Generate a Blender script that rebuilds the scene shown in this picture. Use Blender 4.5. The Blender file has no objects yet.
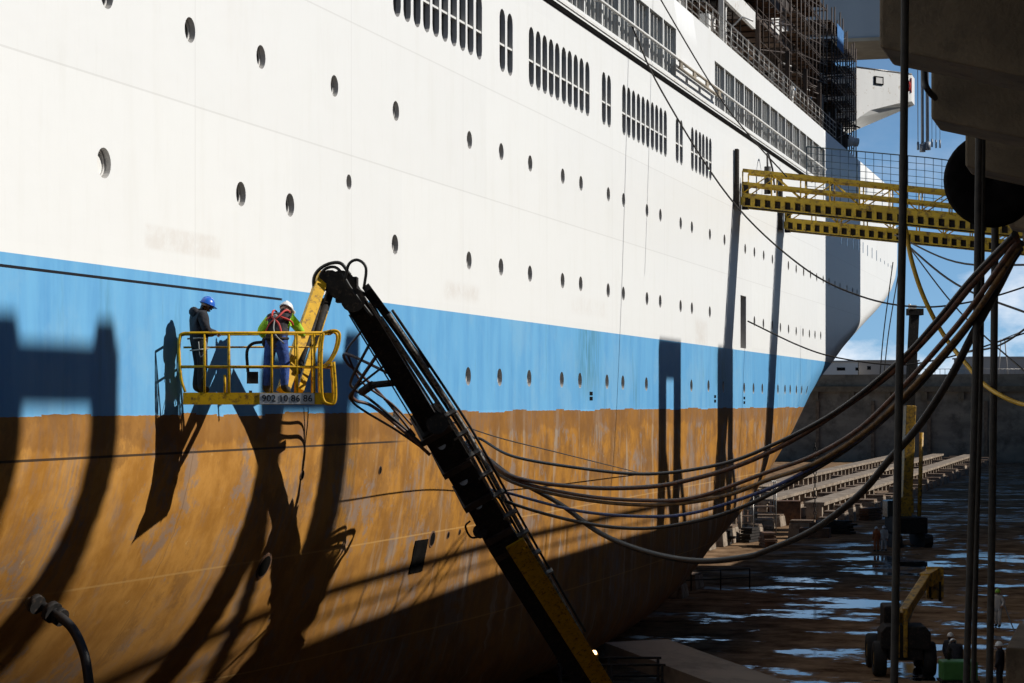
import bpy, bmesh, math, random
from mathutils import Vector, Matrix, noise
random.seed(7)
R = math.radians
C = bpy.context.scene.collection
# ---------------------------------------------------------------- frame of reference
# world: +Y along the ship towards its bow, -X from the quay towards the ship, dock floor z = 0, eye 10.6 m above it
F, U0, V0, H = 2200.0, 512.0, 403.0, 10.6
TH = math.atan(624 / F); ST, CT = math.sin(TH), math.cos(TH)
D = 17.3            # eye to ship side
BEAM = 13.0         # half breadth of the ship
SUN_T, SUN_H = 0.30, 0.72
def P(u, v, Z):
    X = (u - U0) / F * Z
    return Vector((X * CT - Z * ST, X * ST + Z * CT, H + (V0 - v) / F * Z))
def ray_r(u): return math.tan(TH - math.atan((u - U0) / F))
def lerp(a, b, t): return a + (b - a) * t
def pw(x, xs, ys):
    if x <= xs[0]: return ys[0]
    for i in range(1, len(xs)):
        if x <= xs[i]: return lerp(ys[i-1], ys[i], (x - xs[i-1]) / (xs[i] - xs[i-1]))
    return ys[-1]
def smooth(x, a, b):
    t = max(0, min(1, (x - a) / (b - a))); return t * t * (3 - 2 * t)

# ---------------------------------------------------------------- materials
def mat(name, col, rough=0.6, metal=0.0, var=0.15, scale=3.0, col2=None, bump=0.0, bscale=20.0, streak=0.0, spec=0.5, dirt=None, dirt_amt=0.5):
    m = bpy.data.materials.new(name); m.use_nodes = True
    nt = m.node_tree; N = nt.nodes; Lk = nt.links
    b = N['Principled BSDF']; b.inputs['Roughness'].default_value = rough; b.inputs['Metallic'].default_value = metal
    b.inputs['Specular IOR Level'].default_value = spec
    geo = N.new('ShaderNodeNewGeometry')
    n1 = N.new('ShaderNodeTexNoise'); n1.inputs['Scale'].default_value = scale; n1.inputs['Detail'].default_value = 6
    mp = N.new('ShaderNodeMapping'); mp.inputs['Scale'].default_value = (1, 1, 1 if not streak else 1 / streak)
    Lk.new(geo.outputs['Position'], mp.inputs['Vector']); Lk.new(mp.outputs['Vector'], n1.inputs['Vector'])
    rp = N.new('ShaderNodeValToRGB'); rp.color_ramp.elements[0].position = 0.3; rp.color_ramp.elements[1].position = 0.7
    c2 = col2 or tuple(c * (1 - 2 * var) for c in col)
    rp.color_ramp.elements[0].color = (*c2, 1); rp.color_ramp.elements[1].color = (*col, 1)
    Lk.new(n1.outputs['Fac'], rp.inputs['Fac'])
    out = rp.outputs['Color']
    if dirt:
        n2 = N.new('ShaderNodeTexNoise'); n2.inputs['Scale'].default_value = scale * 2.3; n2.inputs['Detail'].default_value = 9; n2.inputs['Roughness'].default_value = 0.7
        Lk.new(geo.outputs['Position'], n2.inputs['Vector'])
        r2 = N.new('ShaderNodeValToRGB'); r2.color_ramp.elements[0].position = 0.62 - 0.3 * dirt_amt; r2.color_ramp.elements[1].position = 0.70 - 0.15 * dirt_amt
        mx = N.new('ShaderNodeMixRGB'); mx.inputs['Color2'].default_value = (*dirt, 1)
        Lk.new(n2.outputs['Fac'], r2.inputs['Fac']); Lk.new(r2.outputs['Color'], mx.inputs['Fac']); Lk.new(out, mx.inputs['Color1']); out = mx.outputs['Color']
    Lk.new(out, b.inputs['Base Color'])
    if bump:
        n3 = N.new('ShaderNodeTexNoise'); n3.inputs['Scale'].default_value = bscale; n3.inputs['Detail'].default_value = 5
        Lk.new(geo.outputs['Position'], n3.inputs['Vector'])
        bp = N.new('ShaderNodeBump'); bp.inputs['Strength'].default_value = bump; bp.inputs['Distance'].default_value = 0.05
        Lk.new(n3.outputs['Fac'], bp.inputs['Height']); Lk.new(bp.outputs['Normal'], b.inputs['Normal'])
    return m
M = {}
M['white'] = mat('white_paint', (.74, .73, .70), .45, var=.05, scale=1.2, streak=4, dirt=(.45, .38, .3), dirt_amt=.15)
M['reveal'] = mat('window_reveal_paint', (.62, .60, .57), .5, var=.1, scale=2)
M['glass'] = mat('dark_window_glass', (.010, .010, .011), .15, var=.3, scale=.8, spec=.25)
M['glass2'] = mat('tinted_window_glass', (.085, .10, .095), .2, col2=(.02, .022, .022), scale=1.1, streak=4, spec=.25)
M['black'] = mat('black_paint', (.008, .007, .006), .9, var=.3, scale=4, spec=.04)
M['primer'] = mat('brown_primer_steel', (.10, .065, .045), .7, var=.3, scale=.7, dirt=(.03, .025, .02), dirt_amt=.5)
M['yellow'] = mat('worn_yellow_paint', (.66, .37, .008), .5, var=.12, scale=4, dirt=(.16, .085, .02), dirt_amt=.35, spec=.15)
M['yellow2'] = mat('dirty_yellow_gangway_paint', (.66, .42, .012), .5, var=.15, scale=1.5, dirt=(.16, .09, .02), dirt_amt=.4)
M['yellow3'] = mat('faded_machine_yellow', (.55, .30, .02), .5, var=.2, scale=2, dirt=(.08, .05, .02), dirt_amt=.5)
M['dark'] = mat('dark_machine_steel', (.020, .017, .015), .8, var=.3, scale=5, dirt=(.06, .042, .03), dirt_amt=.3, spec=.3)
M['steel'] = mat('galvanised_steel', (.33, .32, .30), .4, metal=.6, var=.2, scale=5, dirt=(.14, .08, .05), dirt_amt=.3)
M['rubber'] = mat('black_hose_rubber', (.016, .014, .013), .55, var=.3, scale=6)
M['rubber_brown'] = mat('rusty_brown_hose', (.13, .05, .026), .55, var=.35, scale=4, dirt=(.03, .02, .015), dirt_amt=.5)
M['rubber_ochre'] = mat('ochre_stained_hose', (.19, .10, .03), .55, var=.35, scale=4, dirt=(.03, .02, .015), dirt_amt=.4)
M['rubber_blue'] = mat('faded_blue_hose', (.03, .06, .20), .5, var=.3, scale=4, dirt=(.03, .02, .015), dirt_amt=.4)
M['hose_yellow'] = mat('yellow_air_hose', (.65, .38, .03), .5, var=.1)
M['rope'] = mat('tarred_rope', (.035, .028, .022), .8, var=.3, scale=9)
M['rust'] = mat('rusted_steel', (.16, .075, .035), .8, var=.3, scale=1.5, dirt=(.06, .035, .02), dirt_amt=.5, bump=.3)
M['scaf'] = mat('scaffold_tube_rust', (.075, .05, .038), .6, metal=.2, var=.3, scale=3)
M['plank'] = mat('scaffold_plank', (.20, .12, .07), .8, var=.3, scale=3)
M['concrete'] = mat('stained_concrete', (.19, .138, .086), .92, var=.28, scale=.9, dirt=(.085, .062, .04), dirt_amt=.35, bump=.3, bscale=22)
M['concrete2'] = mat('old_dark_wall_concrete', (.25, .20, .15), .9, var=.25, scale=.15, streak=.3, dirt=(.09, .072, .054), dirt_amt=.5, bump=.3, bscale=2)
M['block'] = mat('keel_block_concrete', (.34, .27, .20), .9, var=.25, scale=.6, dirt=(.12, .08, .05), dirt_amt=.5, bump=.4, bscale=5)
M['timber'] = mat('old_timber', (.20, .13, .08), .85, var=.3, scale=2)
M['girder'] = mat('grey_crane_paint', (.26, .29, .33), .5, var=.08, scale=.3, streak=6)
M['girder_rust'] = mat('crane_underside', (.34, .29, .22), .7, var=.2, scale=.5)
M['red'] = mat('red_paint', (.55, .03, .02), .5, var=.1)
M['plate'] = mat('number_plate_grey', (.42, .43, .44), .45, var=.06, scale=4)
M['shed'] = mat('pale_shed_wall', (.62, .61, .58), .8, var=.1, scale=.1)
M['shed2'] = mat('grey_shed_wall', (.34, .32, .30), .8, var=.1, scale=.1)
M['net'] = mat('blue_green_netting', (.05, .09, .12), .8, var=.2)
M['bluenet'] = mat('blue_tarpaulin', (.05, .18, .42), .8, var=.2)
M['skin'] = mat('skin', (.34, .19, .125), .55, var=.08, scale=10)
M['navy'] = mat('navy_work_jacket', (.022, .022, .030), .85, var=.35, scale=9, bump=.5, bscale=14)
M['navy2'] = mat('black_work_trousers', (.014, .014, .018), .85, var=.35, scale=9, bump=.5, bscale=14)
M['hivis'] = mat('hi_vis_lime', (.40, .72, .03), .75, var=.15, scale=9, bump=.4, bscale=14)
M['bluepants'] = mat('blue_overalls', (.03, .085, .33), .85, var=.3, scale=8, bump=.5, bscale=14)
M['vest'] = mat('dark_vest', (.035, .028, .035), .85, var=.3, scale=9, bump=.4, bscale=14)
M['strap'] = mat('red_harness_webbing', (.60, .05, .04), .7, var=.15)
M['grey_strap'] = mat('grey_webbing', (.35, .35, .33), .7, var=.15)
M['helmet_blue'] = mat('blue_helmet_plastic', (.02, .13, .55), .3, var=.05)
M['helmet_white'] = mat('white_helmet_plastic', (.78, .78, .76), .3, var=.05)
M['helmet_green'] = mat('lime_helmet_plastic', (.30, .55, .05), .35, var=.05)
M['coverall'] = mat('white_coverall', (.60, .57, .54), .85, var=.15, scale=5, bump=.4, bscale=12)
M['orange'] = mat('orange_coverall', (.45, .13, .04), .85, var=.2, scale=5)
M['boot'] = mat('work_boots', (.02, .016, .013), .7, var=.2)
M['hair'] = mat('dark_hair', (.015, .011, .009), .7, var=.2)
M['green'] = mat('green_machine_paint', (.06, .22, .05), .5, var=.2, scale=3)
M['tyre'] = mat('muddy_tyre', (.022, .02, .018), .85, var=.3, scale=6, bump=.4, bscale=12)
M['pipe'] = mat('grey_hydraulic_pipe', (.42, .40, .37), .45, var=.3, scale=6, dirt=(.03, .025, .02), dirt_amt=.5)
def lamp_mat():
    m = bpy.data.materials.new('lit_lamp'); m.use_nodes = True
    b = m.node_tree.nodes['Principled BSDF']; b.inputs['Emission Color'].default_value = (1, .62, .25, 1); b.inputs['Emission Strength'].default_value = 6
    return m
M['lamp'] = lamp_mat()

def hull_material():
    m = bpy.data.materials.new('ship_side_paint'); m.use_nodes = True
    nt = m.node_tree; N = nt.nodes; Lk = nt.links; b = N['Principled BSDF']
    geo = N.new('ShaderNodeNewGeometry'); sp = N.new('ShaderNodeSeparateXYZ'); Lk.new(geo.outputs['Position'], sp.inputs['Vector'])
    X, Y, Z = sp.outputs
    def val(x):
        n = N.new('ShaderNodeValue'); n.outputs[0].default_value = x; return n.outputs[0]
    def mth(op, a, c=None, d=None, clamp=False):
        n = N.new('ShaderNodeMath'); n.operation = op; n.use_clamp = clamp
        for i, x in enumerate((a, c, d)):
            if x is None: continue
            if isinstance(x, (int, float)): n.inputs[i].default_value = x
            else: Lk.new(x, n.inputs[i])
        return n.outputs[0]
    def comb(x, y, z):
        n = N.new('ShaderNodeCombineXYZ')
        for i, q in enumerate((x, y, z)):
            if isinstance(q, (int, float)): n.inputs[i].default_value = q
            else: Lk.new(q, n.inputs[i])
        return n.outputs[0]
    def nse(vec, scale, detail=5, rough=.55):
        n = N.new('ShaderNodeTexNoise'); n.inputs['Scale'].default_value = scale; n.inputs['Detail'].default_value = detail; n.inputs['Roughness'].default_value = rough
        Lk.new(vec, n.inputs['Vector']); return n.outputs['Fac']
    def rng(x, a, c): # smooth 0..1
        n = N.new('ShaderNodeMapRange'); n.interpolation_type = 'SMOOTHSTEP'; n.inputs['From Min'].default_value = a; n.inputs['From Max'].default_value = c
        Lk.new(x, n.inputs['Value']); return n.outputs['Result']
    def mix(f, c1, c2, mode='MIX'):
        n = N.new('ShaderNodeMixRGB'); n.blend_type = mode
        for i, q in enumerate((f, c1, c2)):
            if isinstance(q, (int, float)): n.inputs[i].default_value = q
            elif isinstance(q, tuple): n.inputs[i].default_value = (*q, 1)
            else: Lk.new(q, n.inputs[i])
        return n.outputs[0]
    P2 = comb(0, Y, Z)
    # girth-like coordinate so streaks follow the curve of the bilge
    streak_v = comb(0, Y, mth('MULTIPLY', Z, .16)); fine_v = comb(0, mth('MULTIPLY', Y, 3.0), mth('MULTIPLY', Z, .4)); mott = nse(P2, .75, 8, .68); mott2 = nse(comb(5, Y, Z), .28, 9, .72)
    st = nse(streak_v, 1.6, 5, .6); fs = nse(fine_v, 2.2, 4, .6)
    blot = nse(P2, .35, 6, .6); blot2 = nse(P2, 1.4, 7, .65)
    # plate to plate tone
    pv = comb(0, mth('FLOOR', mth('MULTIPLY', Y, 1 / 7.3)), mth('FLOOR', mth('MULTIPLY', mth('SUBTRACT', Z, 16.25), 1 / 3.05)))
    wn = N.new('ShaderNodeTexWhiteNoise'); wn.noise_dimensions = '3D'; Lk.new(pv, wn.inputs['Vector']); tone = wn.outputs['Value']
    # --- white
    w = mix(mth('MULTIPLY', rng(st, .48, .72), .22), (.765, .765, .745), (.66, .65, .60))
    w = mix(mth('MULTIPLY', rng(fs, .55, .75), .10), w, (.55, .53, .47))
    w = mix(mth('MULTIPLY', tone, .20), w, (.64, .64, .635))
    w = mix(mth('MULTIPLY', rng(blot, .55, .75), .06), w, (.72, .65, .62))
    # rubbed out lettering patches (dull smears of old paint)
    def box(y0, y1, z0, z1, soft=.35):
        fy = mth('MULTIPLY', rng(Y, y0 - soft, y0 + soft), mth('SUBTRACT', 1, rng(Y, y1 - soft, y1 + soft)))
        fz = mth('MULTIPLY', rng(Z, z0 - soft * .5, z0 + soft * .5), mth('SUBTRACT', 1, rng(Z, z1 - soft * .5, z1 + soft * .5)))
        return mth('MULTIPLY', fy, fz)
    br = mth('MULTIPLY', rng(nse(P2, 2.2, 9, .75), .30, .62), rng(nse(P2, .5, 5, .6), .2, .6))
    for (y0, y1, z0, z1, s, a) in ((36.6, 40.0, 13.42, 13.85, .10, .30), (54.6, 57.6, 13.35, 13.75, .3, .35), (68.0, 72.5, 13.5, 14.0, .3, .2), (88.5, 91.0, 13.0, 14.0, .4, .35)):
        w = mix(mth('MULTIPLY', mth('MULTIPLY', box(y0, y1, z0, z1, s), br), a), w, (.52, .44, .37))
    # weld seams
    def line(z, wd): return mth('LESS_THAN', mth('ABSOLUTE', mth('SUBTRACT', Z, z)), wd)
    for z in (16.27, 19.33): w = mix(mth('MULTIPLY', line(z, .018), .22), w, (.35, .33, .30))
    # --- blue
    bl = mix(rng(st, .35, .7), (.155, .41, .66), (.11, .325, .585))
    bl = mix(mth('MULTIPLY', rng(fs, .5, .72), .35), bl, (.20, .42, .62))
    bl = mix(mth('MULTIPLY', tone, .55), bl, (.10, .33, .60)); bl = mix(mth('MULTIPLY', rng(mott2, .50, .62), .30), bl, (.24, .44, .60)); bl = mix(mth('MULTIPLY', rng(nse(fine_v, .8, 8, .7), .60, .72), .5), bl, (.07, .22, .36))
    bl = mix(mth('MULTIPLY', rng(nse(streak_v, .9, 6, .65), .58, .72), .5), bl, (.07, .20, .28))
    bl = mix(mth('MULTIPLY', mth('MULTIPLY', box(69.0, 71.5, 11.0, 13.3, 1.2), rng(fs, .35, .6)), .6), bl, (.05, .17, .20))
    bl = mix(mth('MULTIPLY', mth('MULTIPLY', box(92.8, 95.8, 11.0, 13.3, 1.2), rng(fs, .35, .6)), .5), bl, (.05, .17, .20))
    # --- worn antifouling, with light fall-off painted in towards the bottom
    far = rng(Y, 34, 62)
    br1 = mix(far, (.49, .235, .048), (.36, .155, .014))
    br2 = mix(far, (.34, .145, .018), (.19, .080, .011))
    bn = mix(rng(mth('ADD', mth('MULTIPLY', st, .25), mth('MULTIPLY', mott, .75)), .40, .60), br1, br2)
    bn = mix(mth('MULTIPLY', rng(fs, .54, .72), .22), bn, (.20, .085, .02))
    bn = mix(mth('MULTIPLY', rng(mott2, .535, .585), .45), bn, (.16, .075, .022))
    bn = mix(mth('MULTIPLY', mth('MULTIPLY', rng(nse(comb(9, Y, Z), .33, 10, .75), .53, .57), rng(blot2, .44, .54)), .6), bn, (.20, .17, .155))
    bn = mix(mth('MULTIPLY', rng(nse(comb(3, Y, Z), 2.6, 10, .8), .62, .67), .5), bn, (.56, .40, .20))
    low_shade = mth('SUBTRACT', 1, rng(mth('ADD', Z, mth('MULTIPLY', mott2, 3.0)), 6.0, 10.0)); bn = mix(mth('MULTIPLY', low_shade, .45), bn, (.13, .062, .018))  # fading light under the curving bottom is painted in as a darker tone
    bn = mix(mth('MULTIPLY', mth('MULTIPLY', rng(nse(P2, .22, 7, .7), .50, .62), rng(fs, .38, .62)), mth('ADD', .45, mth('MULTIPLY', far, .4))), bn, (.19, .165, .15))
    bn = mix(mth('MULTIPLY', mth('MULTIPLY', rng(st, .54, .66), far), .55), bn, (.36, .28, .20))
    # touched-up darker band just under the boundary, with a dripping lower edge
    zed = mth('ADD', Z, mth('MULTIPLY', mth('SUBTRACT', nse(comb(0, Y, 0), .55, 6, .65), .5), 1.5))
    bn = mix(mth('MULTIPLY', rng(zed, 9.75, 9.85), .55), bn, (.20, .085, .016))
    for z in (9.66,): bn = mix(mth('MULTIPLY', mth('MULTIPLY', line(z, .022), mth('SUBTRACT', 1, rng(Y, 50, 52))), .9), bn, (.02, .014, .01))
    for z in (7.25, 4.6): bn = mix(mth('MULTIPLY', line(z, .02), .45), bn, (.52, .30, .10))
    vs = mth('LESS_THAN', mth('ABSOLUTE', mth('SUBTRACT', mth('MODULO', Y, 8.7), 4.0)), .02)
    bn = mix(mth('MULTIPLY', vs, .35), bn, (.12, .06, .02))
    w = mix(mth('MULTIPLY', vs, .20), w, (.4, .38, .36))
    # --- put together
    step = mth('MULTIPLY', mth('FLOOR', mth('MULTIPLY', nse(comb(0, Y, 0), .28, 1), 7)), .035)
    edge = mth('ADD', mth('ADD', 10.24, step), mth('MULTIPLY', nse(comb(0, Y, 0), 3.0, 4), .06))
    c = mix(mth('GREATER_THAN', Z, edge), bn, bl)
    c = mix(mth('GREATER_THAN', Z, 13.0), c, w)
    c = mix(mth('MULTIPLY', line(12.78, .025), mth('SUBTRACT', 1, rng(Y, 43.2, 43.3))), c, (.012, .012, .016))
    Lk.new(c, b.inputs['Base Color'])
    b.inputs['Roughness'].default_value = .48; b.inputs['Specular IOR Level'].default_value = .35
    rr = mix(mth('GREATER_THAN', Z, 10.4), (.65, .65, .65), (.42, .42, .42)); Lk.new(rr, b.inputs['Roughness'])
    # panting of the plates between frames
    bp = N.new('ShaderNodeBump'); bp.inputs['Strength'].default_value = .5; bp.inputs['Distance'].default_value = .06
    ht = mth('ADD', mth('MULTIPLY', nse(P2, .5, 3), .8), mth('MULTIPLY', blot2, .25)); Lk.new(ht, bp.inputs['Height']); Lk.new(bp.outputs['Normal'], b.inputs['Normal'])
    return m
M['hull'] = hull_material()

def floor_material():
    m = bpy.data.materials.new('wet_dock_floor'); m.use_nodes = True
    nt = m.node_tree; N = nt.nodes; Lk = nt.links; b = N['Principled BSDF']
    geo = N.new('ShaderNodeNewGeometry')
    mp = N.new('ShaderNodeMapping'); mp.inputs['Rotation'].default_value = (0, 0, 0); mp.inputs['Scale'].default_value = (.75, .95, 1); Lk.new(geo.outputs['Position'], mp.inputs['Vector'])
    n = N.new('ShaderNodeTexNoise'); n.inputs['Scale'].default_value = .22; n.inputs['Detail'].default_value = 9; n.inputs['Roughness'].default_value = .70; Lk.new(mp.outputs[0], n.inputs['Vector'])
    r = N.new('ShaderNodeValToRGB'); r.color_ramp.elements[0].position = .525; r.color_ramp.elements[1].position = .56; Lk.new(n.outputs['Fac'], r.inputs['Fac'])
    sp = N.new('ShaderNodeSeparateXYZ'); Lk.new(geo.outputs['Position'], sp.inputs['Vector'])
    dry = N.new('ShaderNodeMapRange'); dry.inputs['From Min'].default_value = -26; dry.inputs['From Max'].default_value = -19; Lk.new(sp.outputs[0], dry.inputs['Value'])
    big = N.new('ShaderNodeTexNoise'); big.inputs['Scale'].default_value = .045; big.inputs['Detail'].default_value = 3; Lk.new(geo.outputs['Position'], big.inputs['Vector'])
    bs = N.new('ShaderNodeMath'); bs.operation = 'MULTIPLY_ADD'; bs.inputs[1].default_value = .30; bs.inputs[2].default_value = -.155; Lk.new(big.outputs['Fac'], bs.inputs[0])
    ad = N.new('ShaderNodeMath'); ad.operation = 'ADD'; Lk.new(n.outputs['Fac'], ad.inputs[0]); Lk.new(bs.outputs[0], ad.inputs[1]); Lk.new(ad.outputs[0], r.inputs['Fac'])
    mu = N.new('ShaderNodeMath'); mu.operation = 'MULTIPLY'; Lk.new(r.outputs['Color'], mu.inputs[0]); Lk.new(dry.outputs['Result'], mu.inputs[1])
    n2 = N.new('ShaderNodeTexNoise'); n2.inputs['Scale'].default_value = .5; n2.inputs['Detail'].default_value = 9; n2.inputs['Roughness'].default_value = .7; Lk.new(geo.outputs['Position'], n2.inputs['Vector'])
    c1 = N.new('ShaderNodeValToRGB'); c1.color_ramp.elements[0].position = .35; c1.color_ramp.elements[1].position = .7
    c1.color_ramp.elements[0].color = (.075, .042, .024, 1); c1.color_ramp.elements[1].color = (.36, .235, .14, 1); Lk.new(n2.outputs['Fac'], c1.inputs['Fac'])
    mx = N.new('ShaderNodeMixRGB'); mx.inputs['Color2'].default_value = (.012, .010, .009, 1); Lk.new(mu.outputs[0], mx.inputs['Fac']); Lk.new(c1.outputs['Color'], mx.inputs['Color1'])
    Lk.new(mx.outputs[0], b.inputs['Base Color'])
    rr = N.new('ShaderNodeMapRange'); rr.inputs['To Min'].default_value = .85; rr.inputs['To Max'].default_value = .06; Lk.new(mu.outputs[0], rr.inputs['Value']); Lk.new(rr.outputs['Result'], b.inputs['Roughness'])
    sl = N.new('ShaderNodeMapRange'); sl.inputs['To Min'].default_value = .0; sl.inputs['To Max'].default_value = .6; Lk.new(mu.outputs[0], sl.inputs['Value']); Lk.new(sl.outputs['Result'], b.inputs['Specular IOR Level'])
    bp = N.new('ShaderNodeBump'); bp.inputs['Strength'].default_value = .25; bp.inputs['Distance'].default_value = .06
    hm = N.new('ShaderNodeMath'); hm.operation = 'MULTIPLY'; inv = N.new('ShaderNodeMath'); inv.operation = 'SUBTRACT'; inv.inputs[0].default_value = 1.02
    Lk.new(mu.outputs[0], inv.inputs[1]); Lk.new(n2.outputs['Fac'], hm.inputs[0]); Lk.new(inv.outputs[0], hm.inputs[1]); Lk.new(hm.outputs[0], bp.inputs['Height']); Lk.new(bp.outputs['Normal'], b.inputs['Normal'])
    return m
M['floor'] = floor_material()

# ---------------------------------------------------------------- mesh builder
class MB:
    def __init__(s): s.v = []; s.f = []; s.m = []; s.s = []
    def add(s, vs, fs, mi=0, sm=False):
        o = len(s.v); s.v += [tuple(v) for v in vs]
        for f in fs: s.f.append(tuple(i + o for i in f)); s.m.append(mi); s.s.append(sm)
        return s
    def box(s, c, d, mi=0, rot=None, taper=None):
        vs = []
        for z in (-.5, .5):
            k = (taper if (taper and z > 0) else 1)
            for x, y in ((-.5, -.5), (.5, -.5), (.5, .5), (-.5, .5)): vs.append(Vector((x * d[0] * k, y * d[1] * k, z * d[2])))
        if rot: vs = [rot @ v for v in vs]
        c = Vector(c); vs = [v + c for v in vs]
        return s.add(vs, [(0, 3, 2, 1), (4, 5, 6, 7), (0, 1, 5, 4), (1, 2, 6, 5), (2, 3, 7, 6), (3, 0, 4, 7)], mi)
    def bx(s, x0, x1, y0, y1, z0, z1, mi=0): return s.box(((x0+x1)/2, (y0+y1)/2, (z0+z1)/2), (abs(x1-x0), abs(y1-y0), abs(z1-z0)), mi)
    def beam(s, p, q, w, h, mi=0, up=(0, 0, 1), w2=None, h2=None):
        p, q = Vector(p), Vector(q); d = (q - p).normalized(); up = Vector(up)
        if abs(d.dot(up)) > .98: up = Vector((0, 1, 0))
        sx = d.cross(up).normalized(); uz = sx.cross(d).normalized(); vs = []
        for c, a, b_ in ((p, w, h), (q, w2 or w, h2 or h)):
            for i, j in ((-.5, -.5), (.5, -.5), (.5, .5), (-.5, .5)): vs.append(c + sx * a * i + uz * b_ * j)
        return s.add(vs, [(0, 3, 2, 1), (4, 5, 6, 7), (0, 1, 5, 4), (1, 2, 6, 5), (2, 3, 7, 6), (3, 0, 4, 7)], mi)
    def tube(s, pts, r, n=8, mi=0, sm=True, cap=True):
        pts = [Vector(p) for p in pts]; k = len(pts); rs = r if isinstance(r, (list, tuple)) else [r] * k
        t0 = (pts[1] - pts[0]).normalized(); a = Vector((0, 0, 1)) if abs(t0.z) < .9 else Vector((1, 0, 0))
        nn = t0.cross(a).normalized(); vs = []
        for i in range(k):
            t = (pts[min(i+1, k-1)] - pts[max(i-1, 0)])
            t = t.normalized() if t.length > 1e-9 else t0
            nn = (nn - t * nn.dot(t)); nn = nn.normalized() if nn.length > 1e-6 else t.orthogonal().normalized()
            b_ = t.cross(nn)
            for j in range(n):
                an = 2 * math.pi * j / n; vs.append(pts[i] + (nn * math.cos(an) + b_ * math.sin(an)) * rs[i])
        fs = [(i*n+j, i*n+(j+1) % n, (i+1)*n+(j+1) % n, (i+1)*n+j) for i in range(k-1) for j in range(n)]
        s.add(vs, fs, mi, sm)
        if cap:
            o = len(s.v) - len(vs)
            s.f.append(tuple(o + j for j in reversed(range(n)))); s.m.append(mi); s.s.append(False)
            s.f.append(tuple(o + (k-1)*n + j for j in range(n))); s.m.append(mi); s.s.append(False)
        return s
    def cyl(s, p, q, r, n=12, mi=0, r2=None): return s.tube([p, q], [r, r if r2 is None else r2], n, mi)
    def ell(s, c, rx, ry, rz, nu=12, nv=8, mi=0, zlo=-1.0, rot=None):
        vs = []; fs = []; c = Vector(c); a0 = math.asin(max(-1, zlo))
        for i in range(nv + 1):
            la = lerp(a0, math.pi / 2, i / nv)
            for j in range(nu):
                lo = 2 * math.pi * j / nu; p = Vector((rx*math.cos(la)*math.cos(lo), ry*math.cos(la)*math.sin(lo), rz*math.sin(la)))
                vs.append(c + (rot @ p if rot else p))
        for i in range(nv):
            for j in range(nu): fs.append((i*nu+j, i*nu+(j+1) % nu, (i+1)*nu+(j+1) % nu, (i+1)*nu+j))
        return s.add(vs, fs, mi, True)
    def prism(s, prof, axis, a, b_, mi=0):  # prof: closed (p,q) loop in the plane normal to axis
        def pt(p, q, t): return {'x': (t, p, q), 'y': (p, t, q), 'z': (p, q, t)}[axis]
        n = len(prof); vs = [pt(p, q, a) for p, q in prof] + [pt(p, q, b_) for p, q in prof]
        return s.add(vs, [tuple(reversed(range(n))), tuple(range(n, 2*n))] + [(i, (i+1) % n, n+(i+1) % n, n+i) for i in range(n)], mi)
    def lathe(s, p, axis, prof, n=24, mi=0):  # prof list of (r, d along axis)
        p = Vector(p); ax = Vector(axis).normalized(); a = ax.orthogonal().normalized(); b_ = ax.cross(a); k = len(prof); vs = []
        for r, d in prof:
            for j in range(n):
                an = 2*math.pi*j/n; vs.append(p + ax*d + (a*math.cos(an) + b_*math.sin(an))*r)
        return s.add(vs, [(i*n+j, i*n+(j+1) % n, ((i+1) % k)*n+(j+1) % n, ((i+1) % k)*n+j) for i in range(k) for j in range(n)], mi, True)
    def build(s, name, mats, parent=None, world=False, bevel=0):
        me = bpy.data.meshes.new(name); vs = s.v
        if world and parent is not None:
            T = world_inv(parent); vs = [tuple(T @ Vector(v)) for v in vs]
        me.from_pydata(vs, [], s.f)
        for m_ in (mats if isinstance(mats, (list, tuple)) else [mats]): me.materials.append(m_)
        me.polygons.foreach_set('material_index', s.m); me.polygons.foreach_set('use_smooth', s.s)
        bm = bmesh.new(); bm.from_mesh(me); bmesh.ops.recalc_face_normals(bm, faces=bm.faces)
        bm.to_mesh(me); bm.free(); me.update()
        o = bpy.data.objects.new(name, me); C.objects.link(o)
        if parent is not None: o.parent = parent
        if bevel:
            md = o.modifiers.new('bevel', 'BEVEL'); md.width = bevel; md.segments = 2; md.limit_method = 'ANGLE'; md.angle_limit = R(40)
        return o
def world_inv(o):
    Mx = Matrix.Identity(4); chain = []
    while o is not None: chain.append(o); o = o.parent
    for a in reversed(chain): Mx = Mx @ Matrix.LocRotScale(a.location, a.rotation_euler, a.scale)
    return Mx.inverted()
def tag(o, label, cat, group=None, kind=None):
    if label: o['label'] = label
    if cat: o['category'] = cat
    if group: o['group'] = group
    if kind: o['kind'] = kind
    return o
def thing(name, label, cat, loc=(0, 0, 0), rz=0, group=None):
    o = bpy.data.objects.new(name, None); C.objects.link(o); o.location = loc; o.rotation_euler = (0, 0, rz); o.empty_display_size = .5
    return tag(o, label, cat, group)
def struct(o): o['kind'] = 'structure'; return o
def copy_tree(o, parent=None):
    c = o.copy(); C.objects.link(c)
    if parent is not None: c.parent = parent
    for ch in [x for x in o.children]: copy_tree(ch, c)
    return c
def spline(pts, n=8):
    pts = [Vector(p) for p in pts]; q = [2*pts[0]-pts[1]] + pts + [2*pts[-1]-pts[-2]]; out = []
    for i in range(1, len(q)-2):
        a, b_, c, d = q[i-1:i+3]
        for k in range(n):
            t = k/n; out.append(.5*((2*b_)+(c-a)*t+(2*a-5*b_+4*c-d)*t*t+(3*b_-a-3*c+d)*t**3))
    out.append(q[-2]); return out

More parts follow.
